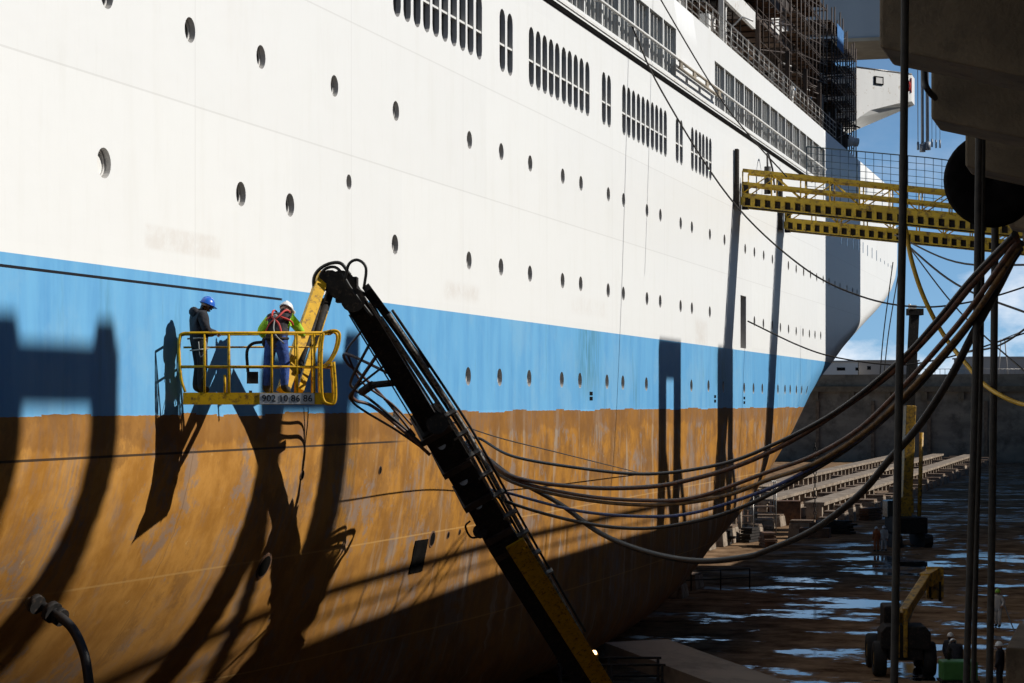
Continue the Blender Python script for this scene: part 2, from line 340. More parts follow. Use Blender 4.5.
# ---------------------------------------------------------------- world, sun, camera
CLX = 0.3
def setup():
    sc = bpy.context.scene
    w = bpy.data.worlds.new('World'); sc.world = w; w.use_nodes = True; N = w.node_tree.nodes; Lk = w.node_tree.links
    bg = N['Background']; sky = N.new('ShaderNodeTexSky'); sky.sky_type = 'NISHITA'; sky.sun_disc = False
    elev = math.atan(SUN_H / math.hypot(1, SUN_T)); az = math.atan2(SUN_T, 1.0)      # sun stands towards (+X, +SUN_T Y)
    sky.sun_elevation = elev; sky.sun_rotation = math.pi / 2 - az; sky.altitude = 0; sky.air_density = 1.0; sky.dust_density = .25; sky.ozone_density = 3.0
    tc = N.new('ShaderNodeTexCoord'); mp = N.new('ShaderNodeMapping'); mp.inputs['Location'].default_value = (CLX, .4, 0); mp.inputs['Scale'].default_value = (1, 1, 1.9); Lk.new(tc.outputs['Generated'], mp.inputs['Vector'])
    n = N.new('ShaderNodeTexNoise'); n.inputs['Scale'].default_value = 17; n.inputs['Detail'].default_value = 8; n.inputs['Roughness'].default_value = .58; Lk.new(mp.outputs[0], n.inputs['Vector'])
    r = N.new('ShaderNodeValToRGB'); r.color_ramp.elements[0].position = .46; r.color_ramp.elements[1].position = .64; Lk.new(n.outputs['Fac'], r.inputs['Fac'])
    sp = N.new('ShaderNodeSeparateXYZ'); Lk.new(tc.outputs['Generated'], sp.inputs[0])
    lo = N.new('ShaderNodeMapRange'); lo.inputs['From Min'].default_value = .12; lo.inputs['From Max'].default_value = .02; lo.inputs['To Min'].default_value = .06; lo.inputs['To Max'].default_value = .85; Lk.new(sp.outputs[2], lo.inputs['Value'])
    mu = N.new('ShaderNodeMath'); mu.operation = 'MULTIPLY'; Lk.new(r.outputs['Color'], mu.inputs[0]); Lk.new(lo.outputs['Result'], mu.inputs[1])
    mx = N.new('ShaderNodeMixRGB'); mx.inputs['Color2'].default_value = (8.2, 8.4, 8.8, 1); Lk.new(mu.outputs[0], mx.inputs['Fac']); vm = N.new('ShaderNodeVectorMath'); vm.operation = 'MULTIPLY_ADD'; vm.inputs[1].default_value = (1, 1, .85); vm.inputs[2].default_value = (0, 0, .13)
    vn = N.new('ShaderNodeVectorMath'); vn.operation = 'NORMALIZE'; Lk.new(tc.outputs['Generated'], vm.inputs[0]); Lk.new(vm.outputs[0], vn.inputs[0]); Lk.new(vn.outputs[0], sky.inputs['Vector'])
    hs = N.new('ShaderNodeHueSaturation'); hs.inputs['Saturation'].default_value = 1.2; hs.inputs['Value'].default_value = 1.0
    Lk.new(sky.outputs[0], hs.inputs['Color']); Lk.new(hs.outputs[0], mx.inputs['Color1'])
    gl = N.new('ShaderNodeMapRange'); gl.interpolation_type = 'SMOOTHSTEP'; gl.inputs['From Min'].default_value = .02; gl.inputs['From Max'].default_value = .34; gl.inputs['To Min'].default_value = 2.35; gl.inputs['To Max'].default_value = .9; Lk.new(sp.outputs[2], gl.inputs['Value'])
    gm_ = N.new('ShaderNodeVectorMath'); gm_.operation = 'SCALE'; Lk.new(mx.outputs[0], gm_.inputs[0]); Lk.new(gl.outputs['Result'], gm_.inputs['Scale'])
    Lk.new(gm_.outputs[0], bg.inputs['Color']); bg.inputs['Strength'].default_value = .052
    L = bpy.data.lights.new('sun', 'SUN'); L.energy = 5.0; L.angle = R(.5); L.color = (1, .97, .915)
    o = bpy.data.objects.new('sun', L); C.objects.link(o); o.rotation_euler = Vector((-1, -SUN_T, -SUN_H)).to_track_quat('-Z', 'Y').to_euler()
    o.location = (40, 40, 60)
    cd = bpy.data.cameras.new('camera'); cam = bpy.data.objects.new('camera', cd); C.objects.link(cam)
    cam.location = (0, 0, H); cam.rotation_euler = (R(90), 0, TH); cd.sensor_width = 36; cd.lens = F / 1024 * 36
    cd.shift_y = (V0 - 341.5) / 1024; cd.clip_end = 4000; cd.clip_start = .1; sc.camera = cam
    vs = sc.view_settings; vs.view_transform = 'Standard'; vs.look = 'None'; vs.exposure = .06; vs.gamma = 1
setup()

# ---------------------------------------------------------------- the dock: floor, end wall, quay
fl = MB().add([(-80, -80, 0), (2.2, -80, 0), (2.2, 400, 0), (-80, 400, 0)], [(0, 1, 2, 3)]).build('dock_floor', M['floor']); struct(fl)
gr = MB().add([(-1500, 402, 15.7), (1500, 402, 15.7), (1500, 3500, 15.7), (-1500, 3500, 15.7)], [(0, 1, 2, 3)]).build('ground', M['concrete2']); struct(gr)
ew = thing('dock_end_wall', 'dark concrete wall with a pale ledge closing the far end of the dock', 'wall', (-30, 400, 0))
MB().bx(-90, 2, 400, 403, 0, 15.75).build('wall', M['concrete2'], ew, True)
MB().bx(-90, 2, 399.0, 399.99, 12.6, 13.6).build('ledge', M['concrete'], ew, True)
mb = MB()
for i in range(14): mb.bx(-89 + i*6.5, -88 + i*6.5, 399.2, 399.98, 11.2, 12.59)
mb.build('ledge_bracket', M['concrete'], ew, True)
mb = MB()
for i in range(9): mb.bx(-86 + i*10, -85.4 + i*10, 399.6, 399.99, 0, 11)
mb.build('fender_strip', M['timber'], ew, True)

quay = thing('quay', 'massive stained concrete quay with stepped corbels overhanging at the right edge', 'quay', (2, 60, 0))
MB().bx(2.0, 60, -80, 405, 0, 15.0).build('wall', M['concrete2'], quay, True)
MB().bx(-2.2, 60, -80, 405, 15.85, 16.8).build('deck_slab', M['concrete'], quay, True)
CZ = [0.00389, 0.004914, 0.005814, 0.00685]
for i in range(-4, 24):
    Zc = 19.6 + 4.94 * i; y = (Zc - 2.2 * ST) / CT
    q = MB(); q.prism([(-2.2, H + 3.17), (2.0, H + 2.12), (2.0, 15.84), (-2.2, 15.84)], 'y', y, y + 1.08)
    q.build('corbel', M['concrete'], quay, True, bevel=.03)
# handrail along the quay edge (its shadow runs above the quay's on the ship side)
rl = thing('quay_railing', 'steel handrail along the edge of the quay above the corbels', 'railing', (-2.0, 60, 16.8))
mb = MB(); mb.tube([(-2.0, -20, 17.75), (-2.0, 130, 17.75)], .09, 6); mb.tube([(-2.0, -20, 17.3), (-2.0, 130, 17.3)], .03, 6); mb.build('rail', M['rust'], rl, True)
for i in range(60): MB().cyl((-2.0, -20 + 2.5*i, 16.8), (-2.0, -20 + 2.5*i, 17.7), .035, 6).build('post', M['rust'], rl, True)

def shadow_to(n, t, h, ncast):
    g = D - ncast      # from a point on the ship side to the caster point at transverse position ncast
    return t + SUN_T * g, h + SUN_H * g
def portal(label, u_mid, v_top, v_bar, legw, gap, stub=0, ncast=-6.0, legw2=None):
    r = ray_r(u_mid); t = D / r; Z = t * CT + D * ST
    h1 = (V0 - v_top) / F * Z; h0 = (V0 - v_bar) / F * Z
    tc, ht = shadow_to(D, t, h1, ncast); _, hb = shadow_to(D, t, h0, ncast)
    legw2 = legw2 or legw
    o = thing('portal_frame', label, 'portal frame', (-ncast, tc, 16.8), 0, 'steel portal frames standing on the quay')
    x = -ncast; zt = H + ht; zb = H + hb
    MB().bx(x-.3, x+.3, tc-gap/2-legw, tc+gap/2+legw2, zb, zt).build('crossbeam', M['rust'], o, True)
    MB().bx(x-.28, x+.28, tc-gap/2-legw+.003, tc-gap/2, 16.8, zb-.004).build('leg', M['rust'], o, True)
    MB().bx(x-.28, x+.28, tc+gap/2, tc+gap/2+legw2-.003, 16.8, zb-.004).build('leg', M['rust'], o, True)
    g = D - ncast; zs = H - 1.6 + SUN_H*g
    for yy in (tc-gap/2-legw*.3, tc+gap/2+legw2*.5):
        MB().beam((x, yy, zs), (x, yy + (zs-16.8)*.62, 16.81), .3, .42).build('brace', M['rust'], o, True)
    if stub:
        for yy, w in ((tc-gap/2-legw*.5, legw), (tc+gap/2+legw2*.5, legw2)):
            MB().box((x, yy, zt+stub/2+.003), (.4, w*.95, stub), taper=.7).build('stub', M['rust'], o, True)
    return o
portal('steel portal frame on the quay casting the H shaped shadow at the left', 57, 355, 394, .95, 2.55, .55, ncast=-13.0)
portal('steel portal frame on the quay casting the arch shadow on the blue band', 670, 345, 374, 1.25, 1.55)
def cast_box(q, u0, u1, v0, v1, nc, dx=.3):   # a box at transverse place nc whose shadow covers that part of the ship side
    g = D - nc; t0, t1 = D / ray_r(u0), D / ray_r(u1); Zm = (t0 + t1) / 2 * CT + D * ST
    q.bx(-nc - dx, -nc + dx, t0 + SUN_T*g, t1 + SUN_T*g, H + (V0-v1)/F*Zm + SUN_H*g, H + (V0-v0)/F*Zm + SUN_H*g); return q
hf = thing('hoist_gantry', 'steel hoist gantry on the quay casting the soft shadow behind the basket', 'hoist', (7, 57, 16.8))
cast_box(MB(), 262, 344.5, 366, 403, -7.2).build('crossbeam', M['rust'], hf, True)
cast_box(MB(), 344.9, 358, 341, 394, -7.2).build('winch', M['dark'], hf, True)
q = MB(); cast_box(q, 325, 347, 403.2, 700, -7.2); q.v = [(x, y, max(z, 16.8)) for x, y, z in q.v]; q.build('leg', M['rust'], hf, True)
q = MB(); cast_box(q, 262.3, 281, 403.2, 700, -7.2); q.v = [(x, y, max(z, 16.8)) for x, y, z in q.v]; q.build('leg', M['rust'], hf, True)
a = min(y for x, y, z in q.v); MB().beam((7.2, a+.9, H-2.2+SUN_H*24.5), (7.2, a+.9+6.5, 16.82), .3, .34).build('brace', M['rust'], hf, True)
for a, b_ in ((349.2, 350.6), (353.2, 354.4), (357, 358)): cast_box(MB(), a, b_, 394.3, 546, -7.2, .03).build('hoist_rope', M['rope'], hf, True)
cast_box(MB(), 336, 358.3, 546.3, 592, -7.2).build('hook_block', M['rust'], hf, True)
portal('steel portal frame on the quay casting the shadow beside the gangway shadow', 727, 352, 376, 1.9, .6, legw2=1.1)

# ---------------------------------------------------------------- the ship
SIL = [(165, 887), (186, 891), (240, 897.5), (271, 897), (287, 892.5), (297, 887), (307, 879), (320, 866.6), (334, 854), (347, 843), (358, 835.6), (374, 823), (386, 813.7), (410, 802.7), (433, 791.7), (470, 770), (497, 754), (522, 734), (544, 714), (589, 684), (625, 652)]
_sh, _ss, _sl = [], [], []
for v, u in reversed(SIL):
    L_ = pw(v, [170, 280, 400, 590], [30, 30, 45, 50]); r = ray_r(u); q = r * L_ / (2 * BEAM); n = D + BEAM * q * q; t = n / r
    Z = t * CT + n * ST; _sh.append((V0 - v) / F * Z); _ss.append(t - L_ * q); _sl.append(L_)
def bow(h): return pw(h, _sh, _ss), pw(h, _sh, _sl)
def bilge(t, h):
    a = pw(t, [20, 33, 47, 60, 75], [.17, .125, .045, .012, .004]); d = max(0, -.3 - h)
    b_ = a * d * d
    if h < -7.0: e = min(1, (-7.0 - h) / 2.2); b_ += 2.2 * (1 - math.sqrt(max(0, 1 - e * e)))
    return b_
def n_hull(t, h):
    s, L_ = bow(h); q = max(0, (t - s) / L_)
    return min(D + BEAM, D + BEAM * q * q + bilge(t, h))
def on_hull(u, v):
    r = ray_r(u); t = D / r
    for _ in range(40):
        n = n_hull(t, (V0 - v) / F * (t * CT + r * t * ST)); t = .5 * t + .5 * n / r
    n = r * t; return t, n, (V0 - v) / F * (t * CT + n * ST)      # t, n, h
DECK = 15.75
def make_hull():
    hs = [-9.2, -9.0, -8.6, -8.2, -7.6, -7.0] + [-6.5 + .5*i for i in range(13)] + [.5 + i for i in range(15)] + [DECK]
    NM, NB = 52, 30; bm = bmesh.new(); grid = []
    for side in (0, 1):
        g = []
        for h in hs:
            s, L_ = bow(h); row = []
            for i in range(NM + NB + 1):
                if i <= NM: t = lerp(-40, s, i / NM)
                else: t = s + L_ * (i - NM) / NB
                n = n_hull(t, h)
                if i == NM + NB: n = D + BEAM
                if side: n = 2 * (D + BEAM) - n
                row.append(bm.verts.new((-n, t, H + h)))
            g.append(row)
        grid.append(g)
    K = NM + NB
    for side in (0, 1):
        g = grid[side]
        for j in range(len(hs)-1):
            for i in range(K):
                f = (g[j][i], g[j][i+1], g[j+1][i+1], g[j+1][i]); f = bm.faces.new(f if side == 0 else f[::-1]); f.smooth = True
    for j in (0, len(hs)-1):
        for i in range(K):
            f = (grid[0][j][i], grid[0][j][i+1], grid[1][j][i+1], grid[1][j][i]); bm.faces.new(f if j else f[::-1])
    col = [grid[0][j][0] for j in range(len(hs))] + [grid[1][j][0] for j in reversed(range(len(hs)))]
    bm.faces.new(col)
    bmesh.ops.remove_doubles(bm, verts=bm.verts, dist=1e-4); bmesh.ops.recalc_face_normals(bm, faces=bm.faces)
    me = bpy.data.meshes.new('hull'); bm.to_mesh(me); bm.free(); me.materials.append(M['hull']); me.materials.append(M['reveal'])
    return me
ship = thing('cruise_ship', 'huge white ship with a blue band and rusty ochre bottom in the dry dock', 'ship', (-(D + BEAM), 70, 1.4))
cut = MB()
def stadium(t, h, w, hh, n=6):
    r = w / 2; pts = []
    for k in range(n+1): a = math.pi * k / n; pts.append((t + r*math.cos(a), h + hh/2 - r + r*math.sin(a)))
    for k in range(n+1): a = math.pi + math.pi * k / n; pts.append((t + r*math.cos(a), h - hh/2 + r + r*math.sin(a)))
    return pts
def pocket(prof, n, depth): cut.prism([(t, H + h) for t, h in prof], 'x', -(n - .4), -(n + depth), 1)
ports = []   # (t, n, h, r)
rowA = [(107, -5), (190, 30), (261, 57), (334.5, 86), (395.9, 111), (469.5, 140), (501.3, 151.7), (530.2, 163.5), (562.8, 176.3), (581, 183.4), (608.4, 194.3), (623.6, 200), (647, 210.6), (660.4, 215.3), (680.7, 223.4), (691.9, 227.3), (709.9, 234.5), (724.5, 240), (745.2, 249), (754.4, 252.4), (763.7, 255.5), (772.4, 259.5), (788.4, 265.7), (796.2, 269), (803.6, 272.1), (810.5, 274.5), (816.7, 277.3), (823.2, 279.5), (829, 282), (835, 284.7), (840, 286.5), (847, 289), (852.5, 291.2), (857, 293)]
rowC = [(395, 244.5), (469, 260.5), (501, 267), (530, 273.7), (562.6, 280.7), (580.7, 283.9), (608.2, 290.4), (623.4, 293.6), (647, 298.7), (660.2, 301.4), (680.6, 306.2), (691.9, 308.3), (709.8, 312), (754.4, 321.3), (763.4, 323.8), (772.5, 325.5), (780.4, 327.7), (788.5, 329.2), (796.2, 331.3), (803, 332.5), (809.4, 334), (815, 334.8), (820.7, 335.6)]
rowB = [(104, 163), (241, 194), (290, 205), (349, 182)]
rowD = [(468.2, 376.2), (499.7, 377.3), (529.2, 378.3), (561.8, 379.7), (580, 380.5), (607, 381.7), (622.9, 382.5), (646.4, 384), (691.4, 385.6), (708.5, 386), (723.3, 387), (744.2, 388), (753.5, 388.4), (762.3, 388.6), (777.9, 389.2), (785, 389.4), (790.2, 389.6), (796.4, 389.9), (801.6, 390.1), (806.6, 390.3), (396, 417)]
for row, rad in ((rowA, .245), (rowC, .245), (rowB, .25), (rowD, .25)):
    for u, v in row:
        t, n, h = on_hull(u, v); k = rad * (.7 if (u, v) == (349, 182) else 1)
        if (u, v) == (104, 163): k = .27
        ports.append((t, n, h, k, (u, v)))
# holes low on the ochre plating
for u, v, k in ((432, 539, .22), (448, 535, .10), (459.5, 532, .08), (302, 475, .11), (380, 470, .10), (264, 566, .3)):
    t, n, h = on_hull(u, v); ports.append((t, n, h, k, 'outlet'))
def skin_frame(t, n, h):   # point on the plating, outward normal, along and up directions
    e = .05; nt_ = (n_hull(t+e, h)-n_hull(t-e, h))/(2*e); nh = (n_hull(t, h+e)-n_hull(t, h-e))/(2*e)
    N_ = Vector((1, nt_, nh)).normalized(); a = Vector((0, 1, 0)); a = (a - N_*a.dot(N_)).normalized(); return Vector((-n, t, H+h)), N_, a, N_.cross(a)
for t, n, h, k, tg in ports:
    if tg != 'outlet': cut.cyl((-(n - .4), t, H + h), (-(n + .17), t, H + h), k, 20, 1)
slots = []   # tall windows
U_SL = [397, 407.1, 417, 426.6, 435.8, 444.8, 453.7, 462.5, 470.5, 479, 502.4, 510, 531.4, 538.3, 544.8, 551.2, 557.3, 563.9, 569.8, 575.8, 581.6, 587.4, 603.9, 609, 624, 628.8, 633.6, 638.5, 643.2, 647.7, 652.4, 656.7, 661, 665.3, 677.2, 681.3, 692.4, 696.2, 700, 703.3, 706.9, 710.3]
for u in U_SL:
    t = D / ray_r(u); slots.append(t); pocket(stadium(t, 10.29, .58, 1.8), D, .16)
bands = []
t = 40.0
while t < 83.2: bands.append(t); t += 2.48
t = 92.7
while t < 125.5: bands.append(t); t += 2.48
BW = 2.33
for t in bands: pocket([(t, 12.72), (t+BW, 12.72), (t+BW, 14.62), (t, 14.62)], D, .22)
scup = []
for u, v in ((591, 393.5), (591, 398.5), (715, 396.5), (715, 401), (744.2, 398), (744.2, 402.5)):
    t, n, h = on_hull(u, v); scup.append((t, n, h))
dt, dn, dh = on_hull(743.3, 322); pocket([(dt-.75, dh-1.2), (dt+.75, dh-1.2), (dt+.75, dh+1.2), (dt-.75, dh+1.2)], dn, .8)
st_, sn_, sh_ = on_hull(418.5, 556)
hull_me = make_hull(); hull = bpy.data.objects.new('hull', hull_me); C.objects.link(hull)
cutter = cut.build('cutter', [M['hull'], M['reveal']])
md = hull.modifiers.new('cut', 'BOOLEAN'); md.operation = 'DIFFERENCE'; md.object = cutter; md.solver = 'EXACT'; md.use_self = False
dg = bpy.context.evaluated_depsgraph_get(); res = bpy.data.meshes.new_from_object(hull.evaluated_get(dg)); hull.modifiers.clear(); hull.data = res; res.name = 'hull'
bpy.data.objects.remove(cutter)
print('HULL', len(hull_me.polygons), len(res.polygons), [m_.name for m_ in res.materials])
orig = {tuple(round(c, 3) for c in v.co) for v in hull_me.vertices}
for p in res.polygons:
    p.use_smooth = len(p.vertices) == 4 and all(tuple(round(c, 3) for c in res.vertices[i].co) in orig for i in p.vertices)
T = world_inv(ship); res.transform(T); hull.parent = ship
for p in ports:
    t, n, h, k, tg = p; q = MB()
    if tg == 'outlet':
        c_, N_, a_, u_ = skin_frame(t, n, h); q.cyl(c_-N_*.1, c_+N_*.012, k, 18, 1); q.cyl(c_-N_*.1, c_+N_*.018, k*.8, 18, 0); q.build('outlet', [M['black'], M['rust']], ship, True); continue
    q.lathe((-n, t, H+h), (1, 0, 0), [(k*.96, -.165), (k*.96, -.11), (k*.84, -.11), (k*.84, -.165)], 20, 0)
    q.cyl((-(n + .15), t, H+h), (-(n + .168), t, H+h), k*.86, 20, 1)
    blank = tg in ((104, 163),)
    o = q.build('porthole', [M['reveal'], M['white'] if blank else M['glass']], ship, True)
    if blank: o['label'] = 'porthole blanked with a white plate'
for t in slots:
    q = MB(); q.prism([(a, H+b_) for a, b_ in stadium(t, 10.29, .575, 1.79)], 'x', -(D+.13), -(D+.158), 0)
    q.bx(-(D+.128), -(D+.02), t-.286, t+.286, H+10.15, H+10.21, 1)
    q.build('window', [M['glass'], M['white']], ship, True)
for t in bands:
    q = MB(); q.bx(-(D+.20), -(D+.218), t+.005, t+BW-.005, H+12.725, H+14.615, 0)
    for k in range(5):
        x = t + BW * k / 4; w_ = .06
        q.bx(-(D+.198), -(D+.10), max(t+.004, x-w_/2), min(t+BW-.004, x+w_/2), H+12.73, H+14.61, 1)
    q.build('gallery_window', [M['glass2'], M['white']], ship, True)
q = MB(); q.bx(-(D-.05), -(D-.002), -20, 122, H+12.24, H+12.40); q.build('rubbing_strake', M['black'], ship, True)
q = MB(); q.bx(-(D-.04), -(D-.002), -20, 124, H+12.52, H+12.60); q.build('window_sill', M['white'], ship, True)
q = MB(); q.tube([(-(D-.22), 40, H+13.35), (-(D-.22), 126, H+13.35)], .055, 6)
for i in range(34): q.tube([(-(D-.22), 41+2.5*i, H+13.35), (-(D+.02), 41+2.5*i, H+13.35)], .03, 5)
q.build('handrail', M['white'], ship, True)
q = MB(); q.beam((-(D-.30), 83.6, H+13.25), (-(D-.30), 92.6, H+13.25), .10, .05); q.beam((-(D-.30), 83.6, H+12.98), (-(D-.30), 92.6, H+12.98), .10, .05)
for i in range(4): q.box((-(D-.30), 84 + i*2.7, H+13.115), (.06, .5, .24))
q.build('ladder_rack', M['girder_rust'], ship, True)
for t, n, h in scup: MB().bx(-(n-.012), -(n+.05), t-.2, t+.2, H+h-.06, H+h+.06).build('scupper', M['black'], ship, True)
MB().bx(-(dn+.7), -(dn+.79), dt-.74, dt+.74, H+dh-1.19, H+dh+1.19).build('shell_door', M['black'], ship, True)
c_, N_, a_, u_ = skin_frame(st_, sn_, sh_); MB().beam(c_-N_*.1, c_+N_*.02, .95, .85, up=u_).build('sea_chest', M['black'], ship, True)  # black plate standing for a rectangular shadow cast on the ochre plating

for u, v, hh in [(841, 238, .75), (847, 240.5, .75), (853, 243, .75), (858, 245, .75), (863, 247.5, .75), (867.5, 250.5, .75), (872, 253, .75), (876.5, 255.5, .75), (880.5, 260, .28), (884.5, 262.5, .28), (888, 265, .28), (891, 267, .28)]:
    t, n, h = on_hull(u, v); c_, N_, a_, u_ = skin_frame(t, n, h); q = MB(); w_ = .13 if hh > .5 else .12; pr = []
    for k in range(8): an = math.pi*k/7; pr.append(a_*w_*math.cos(an) + u_*(hh/2 - w_ + w_*math.sin(an)))
    for k in range(8): an = math.pi + math.pi*k/7; pr.append(a_*w_*math.cos(an) + u_*(-hh/2 + w_ + w_*math.sin(an)))
    vs = [c_ + p - N_*.05 for p in pr] + [c_ + p + N_*.012 for p in pr]; k = len(pr)
    q.add(vs, [tuple(range(k)), tuple(range(k, 2*k))] + [(i, (i+1) % k, k+(i+1) % k, k+i) for i in range(k)]); q.build('bow_window', M['glass'], ship, True)
# deck edge railing
def rail_run(y0, y1, x, z, hgt, step, nrail, par, name, m, r=.022):
    q = MB()
    for k in range(nrail): zz = z + hgt*(k+1)/nrail; q.tube([(x, y0, zz), (x, y1, zz)], r*(1.5 if k == nrail-1 else 1), 5)
    y = y0
    while y <= y1 + .01: q.cyl((x, y, z), (x, y, z+hgt), r*1.2, 5); y += step
    return q.build(name, m, par, True)
ZD = H + DECK
rail_run(60, 133, -(D+.15), ZD, 1.15, 1.5, 4, ship, 'deck_railing', M['steel'])
for i, t in enumerate((84.5, 87.2, 95.5, 105.2, 114.6, 121.0, 126.5)):
    MB().bx(-(D+.12), -(D+.34), t-.09, t+.09, ZD, ZD+ (1.5 if i < 2 else 2.65)).build('deck_post', M['reveal' if i < 3 else 'primer'], ship, True)
# deckhouse, bare and stripped
MB().bx(-(D+4.0), -(D+22), 40, 138, ZD+.004, ZD+2.7).build('deckhouse_wall', M['primer'], ship, True)
q = MB(); q.bx(-(D+.45), -(D+21), 40, 104.6, ZD+2.704, ZD+2.95); q.build('boat_deck', M['primer'], ship, True)
MB().bx(-(D+.28), -(D+.44), 96, 104.8, ZD+2.2, ZD+3.0).build('deck_fascia', M['white'], ship, True)
MB().bx(-(D+1.2), -(D+20), 108, 131, ZD+3.8, ZD+4.09).build('bridge_deck', M['primer'], ship, True)
MB().bx(-(D+1.30), -(D+1.49), 116, 131.5, ZD+4.1, ZD+5.3).build('bridge_bulwark', M['white'], ship, True)
MB().bx(-(D+2.2), -(D+18), 40, 131, ZD+4.304, ZD+9).build('upper_deckhouse', M['primer'], ship, True)
MB().bx(-(D+2.15), -(D+2.195), 119, 122, ZD+6.2, ZD+7.4).build('bridge_window', M['glass'], ship, True)
MB().bx(-(D+4.1), -(D+22), 138.5, 143, ZD+.004, ZD+6).build('bridge_front', M['white'], ship, True)
rnd = random.Random(3); FM = [M['primer'], M['reveal'], M['scaf'], M['white']]
for i in range(96):   # vents, lockers and pipes along the stripped deck
    t = rnd.uniform(84, 142); x = -(D + rnd.uniform(.5, 3.6)); k = rnd.random(); q = MB(); m_ = FM[rnd.randint(0, 3)]
    if k < .4: q.cyl((x, t, ZD), (x, t, ZD+rnd.uniform(.8, 2.4)), rnd.uniform(.06, .16), 8); nm = 'vent_pipe'
    elif k < .75: q.box((x, t, ZD+rnd.uniform(.3, 1.6)), (rnd.uniform(.3, .8), rnd.uniform(.3, .9), rnd.uniform(.2, .8))); nm = 'deck_locker'
    else: q.tube([(x, t, ZD), (x, t, ZD+1.6), (x+.5, t+.2, ZD+2.1), (x+1.0, t+.3, ZD+1.9)], .05, 6); nm = 'davit'
    q.build(nm, m_, ship, True)
# curved davit arm
q = MB(); q.tube(spline([(-(D+.5), 98, ZD), (-(D+.5), 98, ZD+1.9), (-(D+.6), 98.6, ZD+2.35), (-(D+.8), 100, ZD+2.45)], 5), .06, 7); q.build('davit', M['white'], ship, True)
# bridge wing sponson flaring out over the side
def wing():
    q = MB(); y0, y1, y2 = 144.8, 149.0, 151.0; n0, n1 = D+.35, 14.45; zt = H + 22.0
    fr = lambda f, zb: (lerp(y0, y1, f), lerp(n0, n1, f), H+zb)
    secs = [fr(0, 18.5), fr(.06, 18.75), fr(.14, 19.05), fr(.26, 19.3), fr(.5, 19.65), fr(.75, 19.95), fr(1, 20.2)]
    vs = []
    for y, n, zb in secs: vs += [(-n, y, zb), (-n, y, zt)]
    k = len(secs)
    vs += [(-n1, y2, H+20.2), (-n1, y2, zt)]
    fs = [(2*i, 2*i+2, 2*i+3, 2*i+1) for i in range(k)]
    o = len(vs); vs += [(-(D+3), y2, H+17.9), (-(D+3), y2, zt)]
    vs += [(-(D+3), y0, H+17.9), (-(D+3), y0, zt)]
    fs += [(2*k, o, o+1, 2*k+1), (o+2, 0, 1, o+3)]
    fs += [tuple(2*i+1 for i in range(k+1)) + (o+1, o+3), tuple(2*i for i in range(k+1)) + (o, o+2)]
    q.add(vs, fs); w = q.build('bridge_wing', M['white'], ship, True)
    nx, ny = -(y1-y0), -(n0-n1); ln = math.hypot(nx, ny)
    d = Vector((n0-n1, y1-y0, 0)).normalized(); out = Vector((d.y, -d.x, 0))
    def at(s): return Vector((-(n0), y0, 0)) + d*s
    c = at(2.1) + out*.04
    q = MB(); q.beam(c - d*.42 + Vector((0, 0, H+21.3)), c + d*.42 + Vector((0, 0, H+21.3)), .06, .55); q.build('wing_window', M['black'], w, True)
    q = MB(); q.beam(c + out*.02 - d*.3 + Vector((0, 0, H+21.3)), c + out*.02 + d*.3 + Vector((0, 0, H+21.3)), .06, .38); q.build('window_pane', M['reveal'], w, True)
    c = at(4.75) + out*.035 + Vector((0, 0, H+21.2)); q = MB()
    q.lathe(c, out, [(.42, -.015), (.42, .015), (.24, .015), (.24, -.015)], 20)
    q.beam(c + d*.44 + Vector((0, 0, -.45)), c + d*.44 + Vector((0, 0, .55)), .03, .1, up=out)
    q.build('red_emblem', M['red'], w, True)
    q = MB(); q.tube([(-n1, y1, zt+.02), (-n0, y0, zt+.02)], .05, 6); q.build('coaming', M['steel'], w, True)
wing()
# bow bulwark, posts and searchlight
q = MB()
for t, hh in ((128.5, 2.2), (131.5, 1.6), (134.3, 2.2), (137, 1.6), (139.2, 1.3)):
    MB().bx(-(D+.3), -(D+.8), t-.35, t+.35, ZD, ZD+hh).build('bow_post', M['primer'], ship, True)
q = MB(); q.cyl((-(D+.5), 141, ZD), (-(D+.5), 141, ZD+.7), .09, 8); q.ell((-(D+.4), 141, ZD+1.0), .42, .42, .40, 12, 8); q.cyl((-(D+.4), 141, ZD+1.0), (-(D-.2), 141.3, ZD+.9), .28, 12); q.build('searchlight', M['white'], ship, True)

# ---------------------------------------------------------------- scaffolding on the ship
def scaffold(label, t0, t1, n0, n1, z0, z1, nt_, nlev, net=None):
    o = thing('scaffold_tower', label, 'scaffold', (-(n0+n1)/2, (t0+t1)/2, z0), 0, 'scaffolds on the ship decks')
    q = MB(); pk = MB(); rnd = random.Random(int(t0*7))
    for i in range(nt_+1):
        y = lerp(t0, t1, i/nt_)
        for n in (n0, n1): q.cyl((-n, y, z0), (-n, y, z1 + rnd.uniform(.2, 1.2)), .045, 5)
    for k in range(1, nlev+1):
        z = lerp(z0, z1, k/nlev)
        for n in (n0, n1):
            q.cyl((-n, t0-.3, z), (-n, t1+.3, z), .04, 5); q.cyl((-n, t0-.2, z-.95), (-n, t1+.2, z-.95), .035, 5)
        for i in range(nt_+1):
            y = lerp(t0, t1, i/nt_); q.cyl((-n0, y, z), (-n1, y, z), .04, 5)
        pk.bx(-(n0+.1), -(n1-.1), t0, lerp(t0, t1, .6 + .4*rnd.random()), z+.045, z+.10)
        q.cyl((-n0, t0, z-(z1-z0)/nlev), (-n0, t1, z), .03, 5)
    q.build('tube_frame', M['scaf'], o, True); pk.build('plank_deck', M['plank'], o, True)
    if net:
        g = MB(); g.bx(-(n0-.06), -(n0-.08), net[0], net[1], net[2], net[3]); g.build('tarpaulin', M['bluenet'], o, True)
    return o
scaffold('dark tube scaffold at the top of the ship behind the deck railing', 106.5, 117.5, D+.5, D+2.2, ZD, ZD+7.5, 6, 5)
